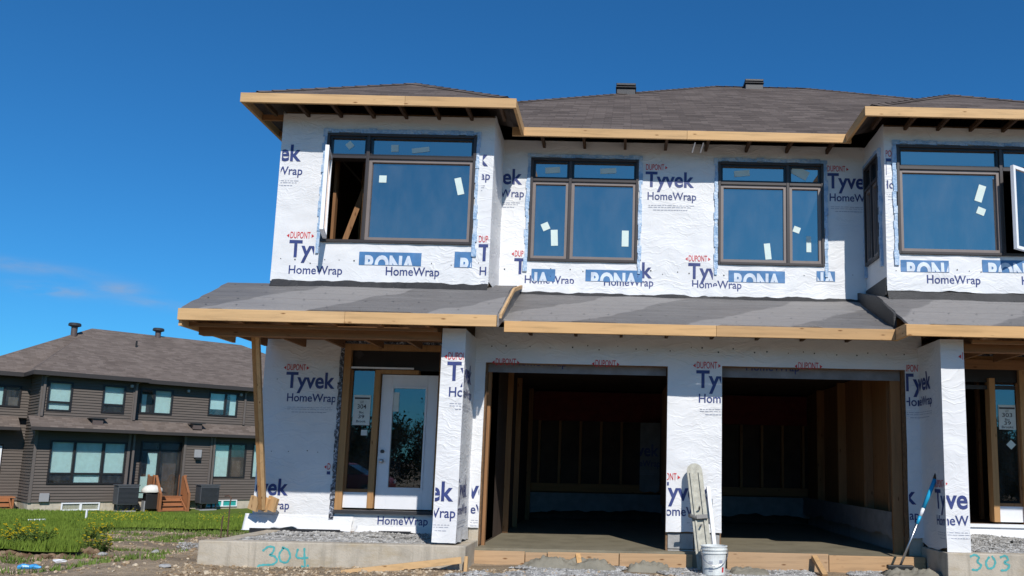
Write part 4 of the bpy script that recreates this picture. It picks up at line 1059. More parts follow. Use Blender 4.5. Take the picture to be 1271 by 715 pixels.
# roof
def q(x, y, z): return (x, y, z)
P = (3, 6.2, 5.95 + .466 * 6.2); m = MB()
P2 = (10.5, 6.2, P[2])
m.poly([(-.4, 0, 5.95), (16.5, 0, 5.95), P2, P]); m.poly([(-.4, 2.6, 5.95), (-.4, 0, 5.95), P]); m.poly([(16.5, 0, 5.95), (16.5, 12.4, 5.95), P2]); m.poly([(16.5, 12.4, 5.95), (-3, 12.4, 5.95), P, P2])
m.poly([(-2.7, 1.5, 5.95), (1.5, 1.5, 5.95), P]); m.poly([(-3, 12.4, 5.95), (-2.7, 1.5, 5.95), P])
m.poly([(-.4, -.5, 5.95), (4.1, -.5, 5.95), (1.85, 1.75, 7.0)]); m.poly([(4.1, -.5, 5.95), (4.1, 0, 5.95), (1.85, 2.25, 7.0), (1.85, 1.75, 7.0)]); m.poly([(-.4, 0, 5.95), (-.4, -.5, 5.95), (1.85, 1.75, 7.0), (1.85, 2.25, 7.0)])
nroof = m.build('roof', 'shingle2', NB, world=False)
s = nroof.modifiers.new('deck', 'SOLIDIFY'); s.thickness = .04; s.offset = -1
nbox('eave', 'eavetrim', -.42, 4.12, -.54, -.505, 5.78, 5.965); nbox('eave', 'eavetrim', 4.121, 16.5, -.04, -.005, 5.78, 5.965); nbox('eave', 'eavetrim', -2.75, -.43, 1.46, 1.495, 5.78, 5.965)
nbox('eave_soffit', 'eavetrim', -.40, 4.1, -.50, .18, 5.80, 5.83); nbox('eave_soffit', 'eavetrim', 4.11, 16.4, 0, .68, 5.80, 5.83); nbox('eave_soffit', 'eavetrim', -2.7, -.42, 1.5, 2.4, 5.80, 5.83); nbox('eave', 'eavetrim', -.44, -.405, -.50, 1.5, 5.78, 5.955)
# chimneys / exhausts
def chim(x, y, s_=1):
    z = 5.95 + .466 * y
    m = MB(); m.lathe([(0, .30), (.14, .30), (.14, -.25)], (x, y, z), 18); o = m.build('chimney', 'rust_brown', roof if False else nroof, world=False, smooth=False)
    MB().lathe([(0, .50), (.24, .47), (.28, .42), (.28, .33), (.18, .29), (0, .29)], (x, y, z), 20).build('chimney_cap', 'cladding', nroof, world=False)
M['rust_brown'] = m_flat('brown flue metal', (.10, .075, .068), .5, var=.1)
def ray_nb(px, py, Y):   # local x,y of a point on the ray at depth Y
    d_ = ray(px, py); X = d_.x * Y / d_.y; a = X + 24.8; b = Y - 36.7
    return a * .714 + b * .70, -a * .70 + b * .714, d_.z * Y / d_.y + H + 1.33
def roof_hit(px, py):
    for k in range(400):
        Y = 37 + k * .03; x, y, z = ray_nb(px, py, Y)
        if z <= 5.95 + .466 * y: return x, y
    return x, y
x, y = 2.05, 5.6; chim(x, y - .3)
x, y = roof_hit(193, 414.5); chim(x, min(y, 6.0))
x, y = roof_hit(169, 431); z = 5.95 + .466 * y; MB().tube([(x, y, z - .1), (x, y, z + .32)], .045, 10).build('vent_pipe', 'rubber', nroof, world=False)
# pent-roof box vents, lamps, meters
for x, yb in ((2.15, -.35), (6.45, .05)):
    z = 3.86; m = MB(); m.box(x - .2, x + .2, yb - .18, yb + .25, z - .1, z + .16); o = m.build('box_vent', 'rust_brown', NB, world=False); nbox('vent_lid', 'cladding', x - .33, x + .33, yb - .26, yb + .28, z + .165, z + .2, o)
nbox('meter_box', 'utility', .37, .73, -.14, -.04, .42, .78, bevel=.02); nbox('vent_hood', 'utility', 6.47, 6.80, .0, .12, 2.42, 2.80, bevel=.02); nbox('vent_outlet', 'rubber', 6.52, 6.76, -.06, .02, 2.32, 2.43)
for x, y in ((3.45, -.10), (8.55, .42), (6.05, .40)): nbox('wall_lamp', 'utility', x - .06, x + .06, y - .1, y + .06, 5.52, 5.66, bevel=.02)
nbox('wall_lamp', 'rubber', 6.08, 6.2, .33, .46, 2.2, 2.5)
# downspouts
for x, y, z0, z1 in ((3.62, -.13, 4.05, 5.75), (.05, -.14, 4.05, 5.75), (8.75, .40, 4.1, 5.75), (3.75, -.10, .2, 3.45), (7.33, .05, .2, 3.45)):
    m = MB(); m.box(x, x + .09, y, y + .07, z0, z1); m.bar((x + .045, y + .03, z1 - .02), (x + .2, y - .25, z1 + .12), .08, .06); m.build('downspout', 'trim', NB, world=False)
NR = NB.rotation_euler.z; NL = Vector(NB.location)
def nw(x, y, z=0):
    c, s_ = math.cos(NR), math.sin(NR); return Vector((NL.x + x * c - y * s_, NL.y + x * s_ + y * c, NL.z + z))
# air conditioners
def ac(x, lab):
    t = empty('air_conditioner', nw(x, -.75), lab, 'air conditioner', rz=NR)
    m = MB(); m.box(-.42, .42, -.36, .36, .30, 1.12)
    body = m.build('housing', 'acmetal', t, world=False, bevel=.03)
    g_ = MB()
    for i in range(13): g_.box(-.40, .40, -.385, -.362, .36 + .055 * i, .385 + .055 * i)
    g_.build('grille', 'cladding', t, world=False)
    box('top_cover', 'acmetal', t, -.45, .45, -.39, .39, 1.125, 1.17, world=False, bevel=.01)
    MB().box(-.38, .38, -.3, .3, -.05, .04).build('base_pad', 'utility', t, world=False)
    for a, b in ((-.36, -.3), (.30, -.3), (-.36, .24), (.30, .24)): box('leg', 'rubber', t, a, a + .06, b, b + .06, .04, .298, world=False)
    return t
ac(3.50, 'dark grey air conditioner beside the triple window of the brown house'); ac(6.95, 'dark grey air conditioner right of the wooden porch steps')
# wooden porch steps
def steps(x, y, lab, top=.62, rail=True):
    t = empty('wooden_porch', nw(x, y), lab, 'porch steps', rz=NR)
    box('deck', 'stain_x', t, -.75, .75, -.9, -.02, top - .06, top, world=False)
    for i in range(3):
        zz = top * (2 - i) / 3 + .04 if i < 3 else 0
        box('step', 'stain_x', t, -.52 if rail else -.5, .52 if rail else .5, -1.18 - .27 * i, -.91 - .27 * i, zz - .04, zz, world=False)
        box('riser', 'stain_x', t, -.5, .5, -.915 - .27 * i, -.90 - .27 * i, zz, zz + .10, world=False)
    for s_ in (-.56, .50): 
        MB().hexa([(s_, -1.75, -.1), (s_ + .05, -1.75, -.1), (s_ + .05, -.9, top - .3), (s_, -.9, top - .3), (s_, -1.75, .1), (s_ + .05, -1.75, .1), (s_ + .05, -.9, top - .05), (s_, -.9, top - .05)]).build('stringer', 'stain_y', t, world=False)
    for a in (-.72, .64):
        for b in (-.86, -.1): box('post', 'stain_z', t, a, a + .08, b, b + .08, -.1, top + (.98 if rail else -.08), world=False)
    if rail:
        for s_ in (-1, 1):
            xx = s_ * .70
            m = MB()
            for i in range(9): yy = -.86 + .095 * i; m.box(xx - .02, xx + .02, yy, yy + .085, top + .06, top + .92)
            m.build('side_screen', 'stain_z', t, world=False)
            MB().bar((s_ * .60, -.9, top + .95), (s_ * .60, -1.72, .78), .10, .05).build('handrail', 'stain_y', t, world=False)
            m = MB()
            for i in range(7):
                f_ = (i + .5) / 7; yy = -.92 - .8 * f_; zt = top + .95 - (top + .17) * f_; zb = max(-.05, top - .1 - (top + .05) * f_)
                m.box(s_ * .60 - .018, s_ * .60 + .018, yy - .045, yy + .04, zb, zt - .03)
            m.build('baluster_panel', 'stain_z', t, world=False)
            box('post', 'stain_z', t, s_ * .60 - .05, s_ * .60 + .05, -1.80, -1.71, -.2, .80, world=False)
    return t
steps(5.35, .42, 'wooden porch with railings and steps at the patio door of the brown house')
t = steps(-1.0, 2.05, 'reddish wooden steps at the white door on the far left', .60, rail=False)
# barbecue with white cover
bb = empty('barbecue', nw(4.55, -.75), 'black barbecue with a white cloth on its lid beside the porch', 'barbecue', rz=NR)
box('cabinet', 'rubber', bb, -.30, .30, -.25, .25, .08, .78, world=False, bevel=.03); box('side_shelf', 'rubber', bb, -.52, .52, -.22, .22, .79, .83, world=False)
m = MB(); m.lathe([(.34, 0), (.36, .06), (.33, .16), (.24, .26), (.10, .31), (0, .32)], (0, 0, .84), 18); o = m.build('cloth_cover', 'cover', bb, world=False, smooth=True)
for v in o.data.vertices: v.co.z += .04 * noise.noise(v.co * 5); v.co.x *= 1.25
for a in (-.34, .30): box('leg', 'utility', bb, a, a + .05, -.2, .2, -.03, .45, world=False)

# ================================================================== GROUND
def lines(segs):
    out = []
    for a, b, st_ in segs:
        n = max(1, int(round((b - a) / st_))); out += [a + (b - a) * i / n for i in range(n)]
    return out + [segs[-1][1]]
xs = lines([(-4000, -400, 600), (-400, -60, 40), (-60, -22, 2), (-22, -11, .25), (-11, -4.5, .07), (-4.5, 6.2, .09), (6.2, 16, .8), (16, 60, 8), (60, 400, 60), (400, 4000, 600)])
ys = lines([(-4000, -400, 600), (-400, -40, 40), (-40, 4, 4), (4, 9.0, .4), (9.0, 15, .07), (15, 26, .16), (26, 50, 1.2), (50, 400, 50), (400, 4000, 600)])
nx, ny = len(xs), len(ys); V = np.zeros((nx * ny, 3)); k = 0
def rough(x, y):
    if x < -60 or x > 20 or y > 60 or y < 3: return 0
    v = Vector((x, y, 0)); r_ = noise.noise(v * .6) * .06 + noise.noise(v * 2.2) * .025 + noise.noise(v * 7) * .013
    # wheel ruts running off to the right behind
    if x < -4.6:
        dd_ = (y - 15.5) - .35 * (x + 8); r_ += -.06 * math.exp(-(dd_ / .5) ** 2) + .04 * math.exp(-((dd_ - 1.0) / .45) ** 2)
        r_ += -.05 * math.exp(-((dd_ + 2) / .4) ** 2)
    return r_ * (.45 if x > -4.9 and y > 10.2 else 1)
def gtop(x, y): return gz(x, y) + rough(x, y)
for y in ys:
    for x in xs:
        V[k] = (x, y, gtop(x, y)); k += 1
idx = np.arange(nx * ny).reshape(ny, nx)
Fc = np.stack([idx[:-1, :-1], idx[:-1, 1:], idx[1:, 1:], idx[1:, :-1]], -1).reshape(-1, 4)
def npmesh(name, V, Fc, mat, smooth=True, n=4):
    me = bpy.data.meshes.new(name); V = np.asarray(V, dtype=np.float32); Fc = np.asarray(Fc, dtype=np.int32)
    me.vertices.add(len(V)); me.vertices.foreach_set('co', V.ravel()); me.loops.add(Fc.size); me.loops.foreach_set('vertex_index', Fc.ravel())
    me.polygons.add(len(Fc)); me.polygons.foreach_set('loop_start', np.arange(len(Fc), dtype=np.int32) * Fc.shape[1])
    me.polygons.foreach_set('use_smooth', np.full(len(Fc), smooth)); me.update(calc_edges=True); me.validate()
    me.materials.append(M[mat]); o = bpy.data.objects.new(name, me); COL.objects.link(o); return o
tag(npmesh('ground', V, Fc, 'dirt'), 'bare brown dirt ground of the building site', 'ground', kind='structure')
# street behind the viewer
tag(MB().box(-80, 80, -9, -2, -.8, -.40).build('road', 'asphalt'), 'asphalt street behind the viewer', 'road', kind='structure')
def edge_f(x): return 13.4 + .35 * noise.noise(Vector((x * .6, 1, 1))) + .15 * noise.noise(Vector((x * 2.5, 2, 1)))
def in_lawn(x, y):
    if y < edge_f(x): return False
    nn = .5 * noise.noise(Vector((x * .5, y * .5, 4))) + .22 * noise.noise(Vector((x * 2, y * 2, 4)))
    xb = -8.55 - (y - 14) * .60 + nn
    if y > 22.5 + nn * 1.5 + .12 * (x + 10): return x < -5.6 or y > 25
    return x < xb
xs2 = lines([(-300, -60, 30), (-60, -26, 1.5), (-26, -6, .13), (-6, 60, 6)]); ys2 = lines([(12.6, 24.5, .13), (24.5, 44, .8), (44, 300, 30)])
V = []; Fc = []; vi = {}
def vid(i, j):
    if (i, j) not in vi:
        x, y = xs2[i], ys2[j]; vi[(i, j)] = len(V); V.append((x, y, gz(x, y) + rough(x, y) * .45 + .075 + .03 * noise.noise(Vector((x, y, 0)))))
    return vi[(i, j)]
for j in range(len(ys2) - 1):
    for i in range(len(xs2) - 1):
        if in_lawn((xs2[i] + xs2[i + 1]) / 2, (ys2[j] + ys2[j + 1]) / 2): Fc.append([vid(i, j), vid(i + 1, j), vid(i + 1, j + 1), vid(i, j + 1)])
npl = npmesh('lawn', V, Fc, 'lawn'); tag(npl, 'green lawn between the dirt and the brown house', 'lawn', kind='structure')
def ltop(x, y): return gz(x, y) + rough(x, y) * .45 + .075 + .03 * noise.noise(Vector((x, y, 0)))
# grass blades
pts = []
while len(pts) < 52000:
    y = 13.0 + (rng.random() ** 1.7) * 23; xl = -.78 * y; xr = -.36 * y
    x = xl + rng.random() * (xr - xl)
    if in_lawn(x, y):
        # stay in front of the neighbour's wall
        a = x + 24.8; b = y - 36.7
        if -a * .70 + b * .714 < -.05 or a * .714 + b * .7 < -3: pts.append((x, y))
pts = np.array(pts); n = len(pts); zz = np.array([ltop(x, y) for x, y in pts]); ang = rng.random(n) * 6.28
hh = (.05 + .06 * rng.random(n)) * (1 + .01 * pts[:, 1]); ww = .005 + .0008 * pts[:, 1]; ln = (rng.random((n, 2)) - .5) * .07
near = (pts[:, 1] < 14.6); hh = np.where(near, hh * 1.25, hh * (.8 + .4 * rng.random(n)))
B0 = np.stack([pts[:, 0] - np.cos(ang) * ww, pts[:, 1] - np.sin(ang) * ww, zz - .01], -1); B1_ = np.stack([pts[:, 0] + np.cos(ang) * ww, pts[:, 1] + np.sin(ang) * ww, zz - .01], -1)
T_ = np.stack([pts[:, 0] + ln[:, 0], pts[:, 1] + ln[:, 1], zz + hh], -1)
tag(npmesh('grass', np.stack([B0, B1_, T_], 1).reshape(-1, 3), np.arange(3 * n).reshape(-1, 3), 'blade', False), 'short green blades of grass on the lawn', 'grass', kind='stuff')

# stones
bmx = bmesh.new(); bmesh.ops.create_icosphere(bmx, subdivisions=1, radius=1); icoV = np.array([v.co[:] for v in bmx.verts]); icoF = np.array([[v.index for v in f.verts] for f in bmx.faces]); bmx.free()
def stones(name, P3, size, mat, label, cat, flat=.7, kind='stuff', jit=.35):
    n = len(P3); P3 = np.asarray(P3); size = np.asarray(size)
    a = rng.random(n) * 6.28; c, s_ = np.cos(a), np.sin(a)
    J = 1 + (rng.random((n, len(icoV), 1)) - .5) * 2 * jit; Q = icoV[None] * J * np.stack([np.ones(n), .6 + .5 * rng.random(n), flat * (.6 + .6 * rng.random(n))], -1)[:, None, :] * size[:, None, None]
    X = Q[..., 0] * c[:, None] - Q[..., 1] * s_[:, None]; Y = Q[..., 0] * s_[:, None] + Q[..., 1] * c[:, None]
    VV = np.stack([X, Y, Q[..., 2]], -1) + P3[:, None, :]
    FF = icoF[None] + (np.arange(n) * len(icoV))[:, None, None]
    return tag(npmesh(name, VV.reshape(-1, 3), FF.reshape(-1, 3), mat, False), label, cat, kind=kind)
def scatter(n, x0, x1, y0, y1, fn, acc=None):
    out = []
    while len(out) < n:
        x = x0 + rng.random() * (x1 - x0); y = y0 + rng.random() * (y1 - y0)
        if acc is None or acc(x, y): out.append((x, y, fn(x, y)))
    return out
# gravel in front of garages, mounded slightly
def gg(x, y): return gtop(x, y) + .015
pp = scatter(15000, -1.9, 4.3, 9.7, 11.12, gg, lambda x, y: (noise.noise(Vector((x * 1.3, y * 2, 7))) > -.25) and (x > -1.0 - (10.9 - y) * .9))
stones('gravel', pp, .010 + .014 * rng.random(len(pp)), 'gravel', 'crushed grey gravel in front of the garage forms', 'gravel')
def inpit(x, y): return x < -2.0 or x > 4.15
pp = scatter(5200, -4.72, -2.0, 10.59, 12.34, lambda x, y: .115 + .04 * noise.noise(Vector((x * 2, y * 2, 1))) + (.015 if y > 11.8 else 0))
pp += scatter(4000, 4.3, 6.4, 10.59, 12.4, lambda x, y: .17 + .04 * noise.noise(Vector((x * 2, y * 2, 1))) + .06 * (y - 10.5))
stones('porch_gravel', pp, .014 + .016 * rng.random(len(pp)), 'gravel', 'coarse grey gravel filling the porch foundations', 'gravel')
tag(MB().box(-4.735, -1.98, 10.585, 12.43, -.5, .105).box(4.155, 10.9, 10.585, 12.43, -.5, .155).build('porch_fill', 'gravel'), 'packed stone fill under the porches', 'fill', kind='structure')
pp = scatter(5200, -13, -4.7, 9.6, 22, lambda x, y: gtop(x, y) + .004, lambda x, y: not in_lawn(x, y) and noise.noise(Vector((x * .9, y * .9, 3))) > -.3)
pp += scatter(3500, -5, 5.5, 9.6, 10.5, lambda x, y: gtop(x, y) + .004)
sz = .008 + .03 * rng.random(len(pp)) ** 5 + .006 * rng.random(len(pp))
stones('pebbles', pp, sz, 'clods', 'pebbles and small dirt clods scattered on the ground', 'pebbles')
pp = scatter(600, -17, -7.6, 12.9, 13.9, lambda x, y: gtop(x, y) + .02, lambda x, y: abs(y - edge_f(x) + .15) < .28 and noise.noise(Vector((x * 1.2, 5, 5))) > -.3)
pp += scatter(120, -9.5, -8.2, 13.5, 22, lambda x, y: gtop(x, y) + .02, lambda x, y: not in_lawn(x, y) and in_lawn(x - .5, y))
stones('soil_clods', pp, .04 + .09 * rng.random(len(pp)) ** 2, 'brownclod', 'brown clods of torn turf along the edge of the lawn', 'soil', flat=.55)
pp = scatter(900, -8.2, -6.6, 15.5, 18, lambda x, y: gtop(x, y) + .01, lambda x, y: ((x + 7.4) / .8) ** 2 + ((y - 16.6) / .9) ** 2 < 1)
stones('gravel_patch', pp, .012 + .018 * rng.random(len(pp)), 'gravel', 'small patch of bluish grey gravel on the dirt', 'gravel')

# wet concrete spills in front of the form boards
def spill(name, x0, x1, y0, y1, h, lab, seed):
    nx_, ny_ = int((x1 - x0) / .022), int((y1 - y0) / .022); V = []; Fc = []
    for j in range(ny_ + 1):
        for i in range(nx_ + 1):
            x = x0 + (x1 - x0) * i / nx_; y = y0 + (y1 - y0) * j / ny_; u = i / nx_ * 2 - 1; v_ = j / ny_ * 2 - 1
            r_ = max(0, 1 - abs(u) ** 4) * max(0, 1 - abs(v_ * .8 - .2) ** 3) if True else 0
            f1 = noise.noise(Vector((x * 3, y * 5, seed))) * .5 + .6; tb = abs(noise.noise(Vector((x * 13, y * 13, seed)))) + .6 * abs(noise.noise(Vector((x * 30, y * 30, seed))))
            e_ = min(1, min(i, nx_ - i, j, ny_ - j) / 4)
            V.append((x, y, gz(x, y) - .05 + e_ * r_ * (h * f1 + .05 + .05 * tb * 1.3)))
    for j in range(ny_):
        for i in range(nx_): k = j * (nx_ + 1) + i; Fc.append([k, k + 1, k + nx_ + 2, k + nx_ + 1])
    return tag(npmesh(name, V, Fc, 'wetconc', True), lab, 'concrete', kind='stuff')
spill('spilled_concrete', -1.25, .1, 10.62, 11.07, .15, 'lumpy wet concrete spilled before the left garage form', 3)
spill('spilled_concrete', .1, .75, 10.72, 11.06, .10, 'low spill of wet concrete beside the grey pier blocks', 8)
spill('spilled_concrete', 3.2, 4.1, 10.35, 10.95, .12, 'lumps of grey mortar below the blue-handled pole', 5)
spill('spilled_concrete', 1.35, 1.95, 10.45, 10.9, .07, 'thin grey mortar spill right of the white bucket', 11)

# ================================================================== LOOSE THINGS
def board(x0, x1, y0, y1, z0, z1, lab, name='form_board', ax='x', group=None):
    c = ((x0 + x1) / 2, (y0 + y1) / 2, z0); o = box(name, 'form_' + ax if ax == 'x' else 'pine_' + ax, None, x0, x1, y0, y1, z0, z1, bevel=.004, loc=c); return tag(o, lab, 'board', group)
board(-1.78, -1.14, 11.075, 11.115, -.14, .05, 'pinkish form board along the left end of the left garage slab')
board(-1.13, -.86, 11.065, 11.105, -.13, .04, 'short offcut board between form board and concrete spill')
board(-.85, .05, 11.075, 11.115, -.10, .05, 'concrete-splattered form board behind the spilled concrete')
board(.06, .98, 11.08, 11.12, -.11, .055, 'form board right of the spill ending at the pier blocks')
board(1.42, 2.70, 11.07, 11.11, -.14, .10, 'rough pine form board right of the white bucket')
board(2.71, 3.93, 11.075, 11.115, -.13, .085, 'rough pine form board below the right garage near the pole')
def stick(a, b, w, d_, mat, name, lab, cat):
    m = MB().bar(a, b, w, d_); return tag(m.build(name, mat, None, bevel=.003, loc=Vector(a)), lab, cat)
X, Z = at(1021, 708, 10.75); stick((X + .02, 10.72, Z - .06), (at(1010, 680, 11.04)[0], 11.03, .07), .07, .05, 'pine_z', 'form_stake', 'short leaning pine brace against the right garage form board', 'stake')
stick((at(722, 704, 10.8)[0], 10.75, -.2), (at(717, 688, 11)[0], 11.03, .03), .06, .05, 'pine_z', 'form_stake', 'concrete-crusted stake amid the spilled concrete', 'stake')
a = at(424, 713, 9.95); b = at(575, 695, 10.3)
stick((a[0], 9.93, a[1] + .012), (b[0] - .02, 10.27, b[1]), .05, .075, 'pine_x', 'loose_plank', 'long loose plank lying along the foot of the porch foundation', 'plank')
stick((-1.74, 10.25, -.25), (-1.74, 10.28, .06), .04, .04, 'pine_z', 'form_stake', 'upright stake at the right corner of the left foundation', 'stake')
# diagonal prop under the porch corner
pt = at(318, 418, 11.0); pb = at(326, 628, 12.25)
prop = empty('wooden_prop', (pb[0], 12.25, pb[1]), 'pine prop leaning from the wall base to the left porch corner', 'prop')
MB().bar((pb[0] - .025, 12.25, pb[1] - .03), (pt[0] - .03, 11.0, pt[1] + .01), .045, .09).build('plank', m_pineframe, prop)
MB().bar((pb[0] + .025, 12.25, pb[1] - .03), (pt[0] + .02, 11.0, pt[1] + .01), .045, .09).build('plank', 'pine_z', prop)
for dx in (-.13, .0, .12): MB().bar((pb[0] + dx - .02, 12.28, pb[1] - .06), (pb[0] + dx + .03, 12.26, pb[1] + .12), .045, .16).build('foot_block', 'pine_z', prop)
# rebar
for px, py, py2, lab in ((283, 655, 618, 'thin bent rebar rod at the left foundation corner'), (275, 655, 640, 'short rebar stub left of the bent rod')):
    X, Z = at(px, py, 11.6); _, Z2 = at(px, py2, 11.6)
    pts_ = [(X, 11.6, Z - .2), (X, 11.6, Z2 - .06), (X + .01, 11.6, Z2)]
    if py2 < 625: pts_ += [(X - .03, 11.6, Z2 + .03), (X - .08, 11.6, Z2 + .02)]
    tag(MB().tube(pts_, .009, 6).build('rebar', 'rust', None, loc=(X, 11.6, Z)), lab, 'rebar')
# bull float head standing against the pier
fl = empty('bull_float', (1.10, 10.72, -.12), 'tall rounded grey bull float blade leaning against the pier blocks', 'concrete tool')
xb, zb_ = at(876, 707, 10.72); xt, zt_ = at(861, 576, 11.16)
a = Vector((xb, 10.74, zb_)); b = Vector((xt, 11.17, zt_)); ax = (b - a).normalized(); sx = Vector((1, 0, 0)) - ax * ax.x; sx.normalize(); nn = sx.cross(ax) * 1.0
if nn.y > 0: nn = -nn
def ribbon(off, wdt, Lr, h0, h1, lo=0):
    V = []; n = 12; pts2 = []
    for k in range(n + 1): th_ = math.pi * k / n; pts2.append((wdt / 2 * math.cos(th_), Lr - wdt / 2 + wdt / 2 * math.sin(th_)))
    pts2 = [(wdt / 2, lo)] + pts2 + [(-wdt / 2, lo)]
    m = MB(); c1 = [a + sx * (p[0] + off) + ax * p[1] + nn * h0 for p in pts2]; c2 = [a + sx * (p[0] + off) + ax * p[1] + nn * h1 for p in pts2]
    base = len(m.v); m.v = [tuple(p) for p in c1 + c2]; k = len(pts2); m.f = [list(range(k)), list(range(k, 2 * k))[::-1]] + [[i, (i + 1) % k, k + (i + 1) % k, k + i] for i in range(k)]
    return m
Lf = (b - a).length
ribbon(0, .19, Lf, 0, .018).build('blade', 'mag', fl, bevel=.004)
for o_ in (-.055, .055): MB().bar(a + sx * o_ + ax * .02 + nn * .03, a + sx * o_ + ax * (Lf - .12) + nn * .03, .022, .03, up=nn).build('stiffening_rib', 'mag', fl)
cb = a + ax * (Lf * .47)
MB().bar(cb - sx * .05 + nn * .05, cb + sx * .09 + nn * .05, .05, .07, up=nn).build('bracket', 'castmetal', fl)
MB().tube([cb + nn * .05 - sx * .06, cb + nn * .10 - sx * .14 + ax * .02], .025, 10).build('pole_socket', 'castmetal', fl)
MB().tube([cb + nn * .04 + ax * .10, cb + nn * .12 + ax * .12], .012, 8).build('bracket_bolt', 'castmetal', fl); MB().tube([cb + nn * .04 - ax * .10, cb + nn * .11 - ax * .11], .012, 8).build('bracket_bolt', 'castmetal', fl)
# white straightedge and blue squeegee grip behind it
a2 = at(889, 695, 10.95); b2_ = at(879, 604, 11.20)
stick((a2[0], 10.98, a2[1]), (b2_[0], 11.22, b2_[1]), .05, .025, 'white_vinyl', 'straightedge', 'white straightedge leaning right of the bull float', 'concrete tool')
tr = empty('hand_trowel', (1.2, 11.1, .3), 'blue-handled trowel hanging behind the white straightedge', 'trowel')
c = at(881, 634, 11.2)
MB().tube([(c[0], 11.19, c[1] - .10), (c[0] + .01, 11.17, c[1]), (c[0] + .012, 11.19, c[1] + .10)], [.012, .026, .014], 10).build('handle', 'blue', tr, smooth=True)
MB().hexa([(c[0] - .04, 11.25, c[1] - .15), (c[0] + .04, 11.25, c[1] - .15), (c[0] + .04, 11.254, c[1] - .15), (c[0] - .04, 11.254, c[1] - .15), (c[0] - .04, 11.24, c[1] + .15), (c[0] + .04, 11.24, c[1] + .15), (c[0] + .04, 11.244, c[1] + .15), (c[0] - .04, 11.244, c[1] + .15)]).build('blade', 'steel', tr)
# white bucket
bx0 = at(886, 712, 10.55); bt = at(886, 677, 10.55); bc = (bx0[0], 10.55, -.16); bh = bt[1] + .16
bk = empty('bucket', bc, 'dirty white plastic pail with wire handle beside the bull float', 'bucket')
m = MB(); m.lathe([(0, 0), (.125, 0), (.13, .02), (.148, bh - .09), (.158, bh - .088), (.158, bh - .075), (.15, bh - .073), (.151, bh - .05), (.162, bh - .048), (.162, bh - .035), (.153, bh - .033), (.155, bh - .012), (.163, bh - .010), (.163, bh), (.147, bh), (.122, .02), (0, .02)], (0, 0, 0), 32)
m.build('pail', 'bucket', bk, world=False, smooth=False)
hp = [(.165 * math.cos(t_), -.165 * abs(math.sin(t_)) - .02, bh - .05 - .17 * abs(math.sin(t_))) for t_ in [math.pi * i / 14 for i in range(15)]]
MB().tube(hp, .005, 6).build('wire_handle', 'steel', bk, world=False)
class Cy:
    axis = 'x'; sign = -1
    def P(self, a_, z, off=0): t_ = a_ / .15; r_ = .1445 + .0165 * (z - .02) / (bh) ; return (r_ * math.sin(t_), -r_ * math.cos(t_), z)
m = MB()
def cyl_patch(nm, mt, a0, a1, z0_, z1_, off=.003):
    V = []; Fc = []; n = 8
    for j in (0, 1):
        for i in range(n + 1):
            t_ = a0 + (a1 - a0) * i / n; z = (z0_, z1_)[j]; r_ = .13 + .018 * (z - .02) / (bh - .11) + off; V.append((r_ * math.sin(t_), -r_ * math.cos(t_), z))
    for i in range(n): Fc.append([i, i + 1, n + 2 + i, n + 1 + i])
    mesh_obj(nm, V, Fc, mt, bk, world=False)
for zz_ in (.20, .18, .13, .11, .09): cyl_patch('printed_label', 'greyink', -.55, -.2, zz_, zz_ + .008)
cyl_patch('printed_label', 'greyink', .35, .65, .19, .225); cyl_patch('red_label', 'red', .65, .85, .08, .14)
# blue handled pole
gx, gy_ = 1115, 704
pa = at(1116, 703, 10.75); pb_ = at(1168, 579, 10.40 + .35)
A0 = Vector((pa[0], 10.72, pa[1])); A1 = Vector((pb_[0], 10.78, pb_[1])); Ln = (A1 - A0)
pl = empty('squeegee_pole', A0, 'blue extension pole with black grip leaning before the right garage', 'concrete tool')
MB().tube([A0, A0 + Ln * .52], .016, 10).build('lower_tube', 'steel', pl, smooth=True)
MB().tube([A0 + Ln * .42, A0 + Ln * .50], .020, 10).build('blue_collar', 'blue', pl, smooth=True); MB().tube([A0 + Ln * .50, A0 + Ln * .58], .022, 10).build('locking_sleeve', 'white_vinyl', pl, smooth=True)
MB().tube([A0 + Ln * .58, A0 + Ln * .87], .026, 12).build('upper_tube', 'blue', pl, smooth=True); MB().tube([A0 + Ln * .87, A1], [.030, .028], 12).build('grip', 'rubber', pl, smooth=True)
MB().box(A0.x - .16, A0.x + .16, A0.y - .04, A0.y + .03, A0.z - .03, A0.z + .02).build('head', 'rubber', pl, bevel=.01)
# litter
x, y, z = on_ground(35, 708)
m = MB(); m.tube([(x - .12, y, z + .03), (x - .07, y, z + .045), (x + .0, y + .02, z + .04), (x + .06, y + .03, z + .045), (x + .10, y + .035, z + .035), (x + .13, y + .04, z + .035)], [.03, .036, .026, .035, .018, .013], 9)
tag(m.build('crushed_bottle', 'bluebottle', None, loc=(x, y, z)), 'crushed blue plastic bottle on the dirt at lower left', 'bottle')
x, y, z = on_ground(44, 652); z = ltop(x, y) + .05
tag(MB().tube([(x - .22, y, z), (x + .25, y, z + .02)], .045, 10).build('white_tube', 'white_vinyl', None, loc=(x, y, z)), 'short white tube lying on the lawn', 'pipe')
x, y, z = on_ground(106, 651)
tag(MB().box(x - .02, x + .02, y - .02, y + .02, z, z + .42).build('marker_stake', 'white_vinyl', None, loc=(x, y, z)), 'thin white marker stake on the lawn', 'stake')
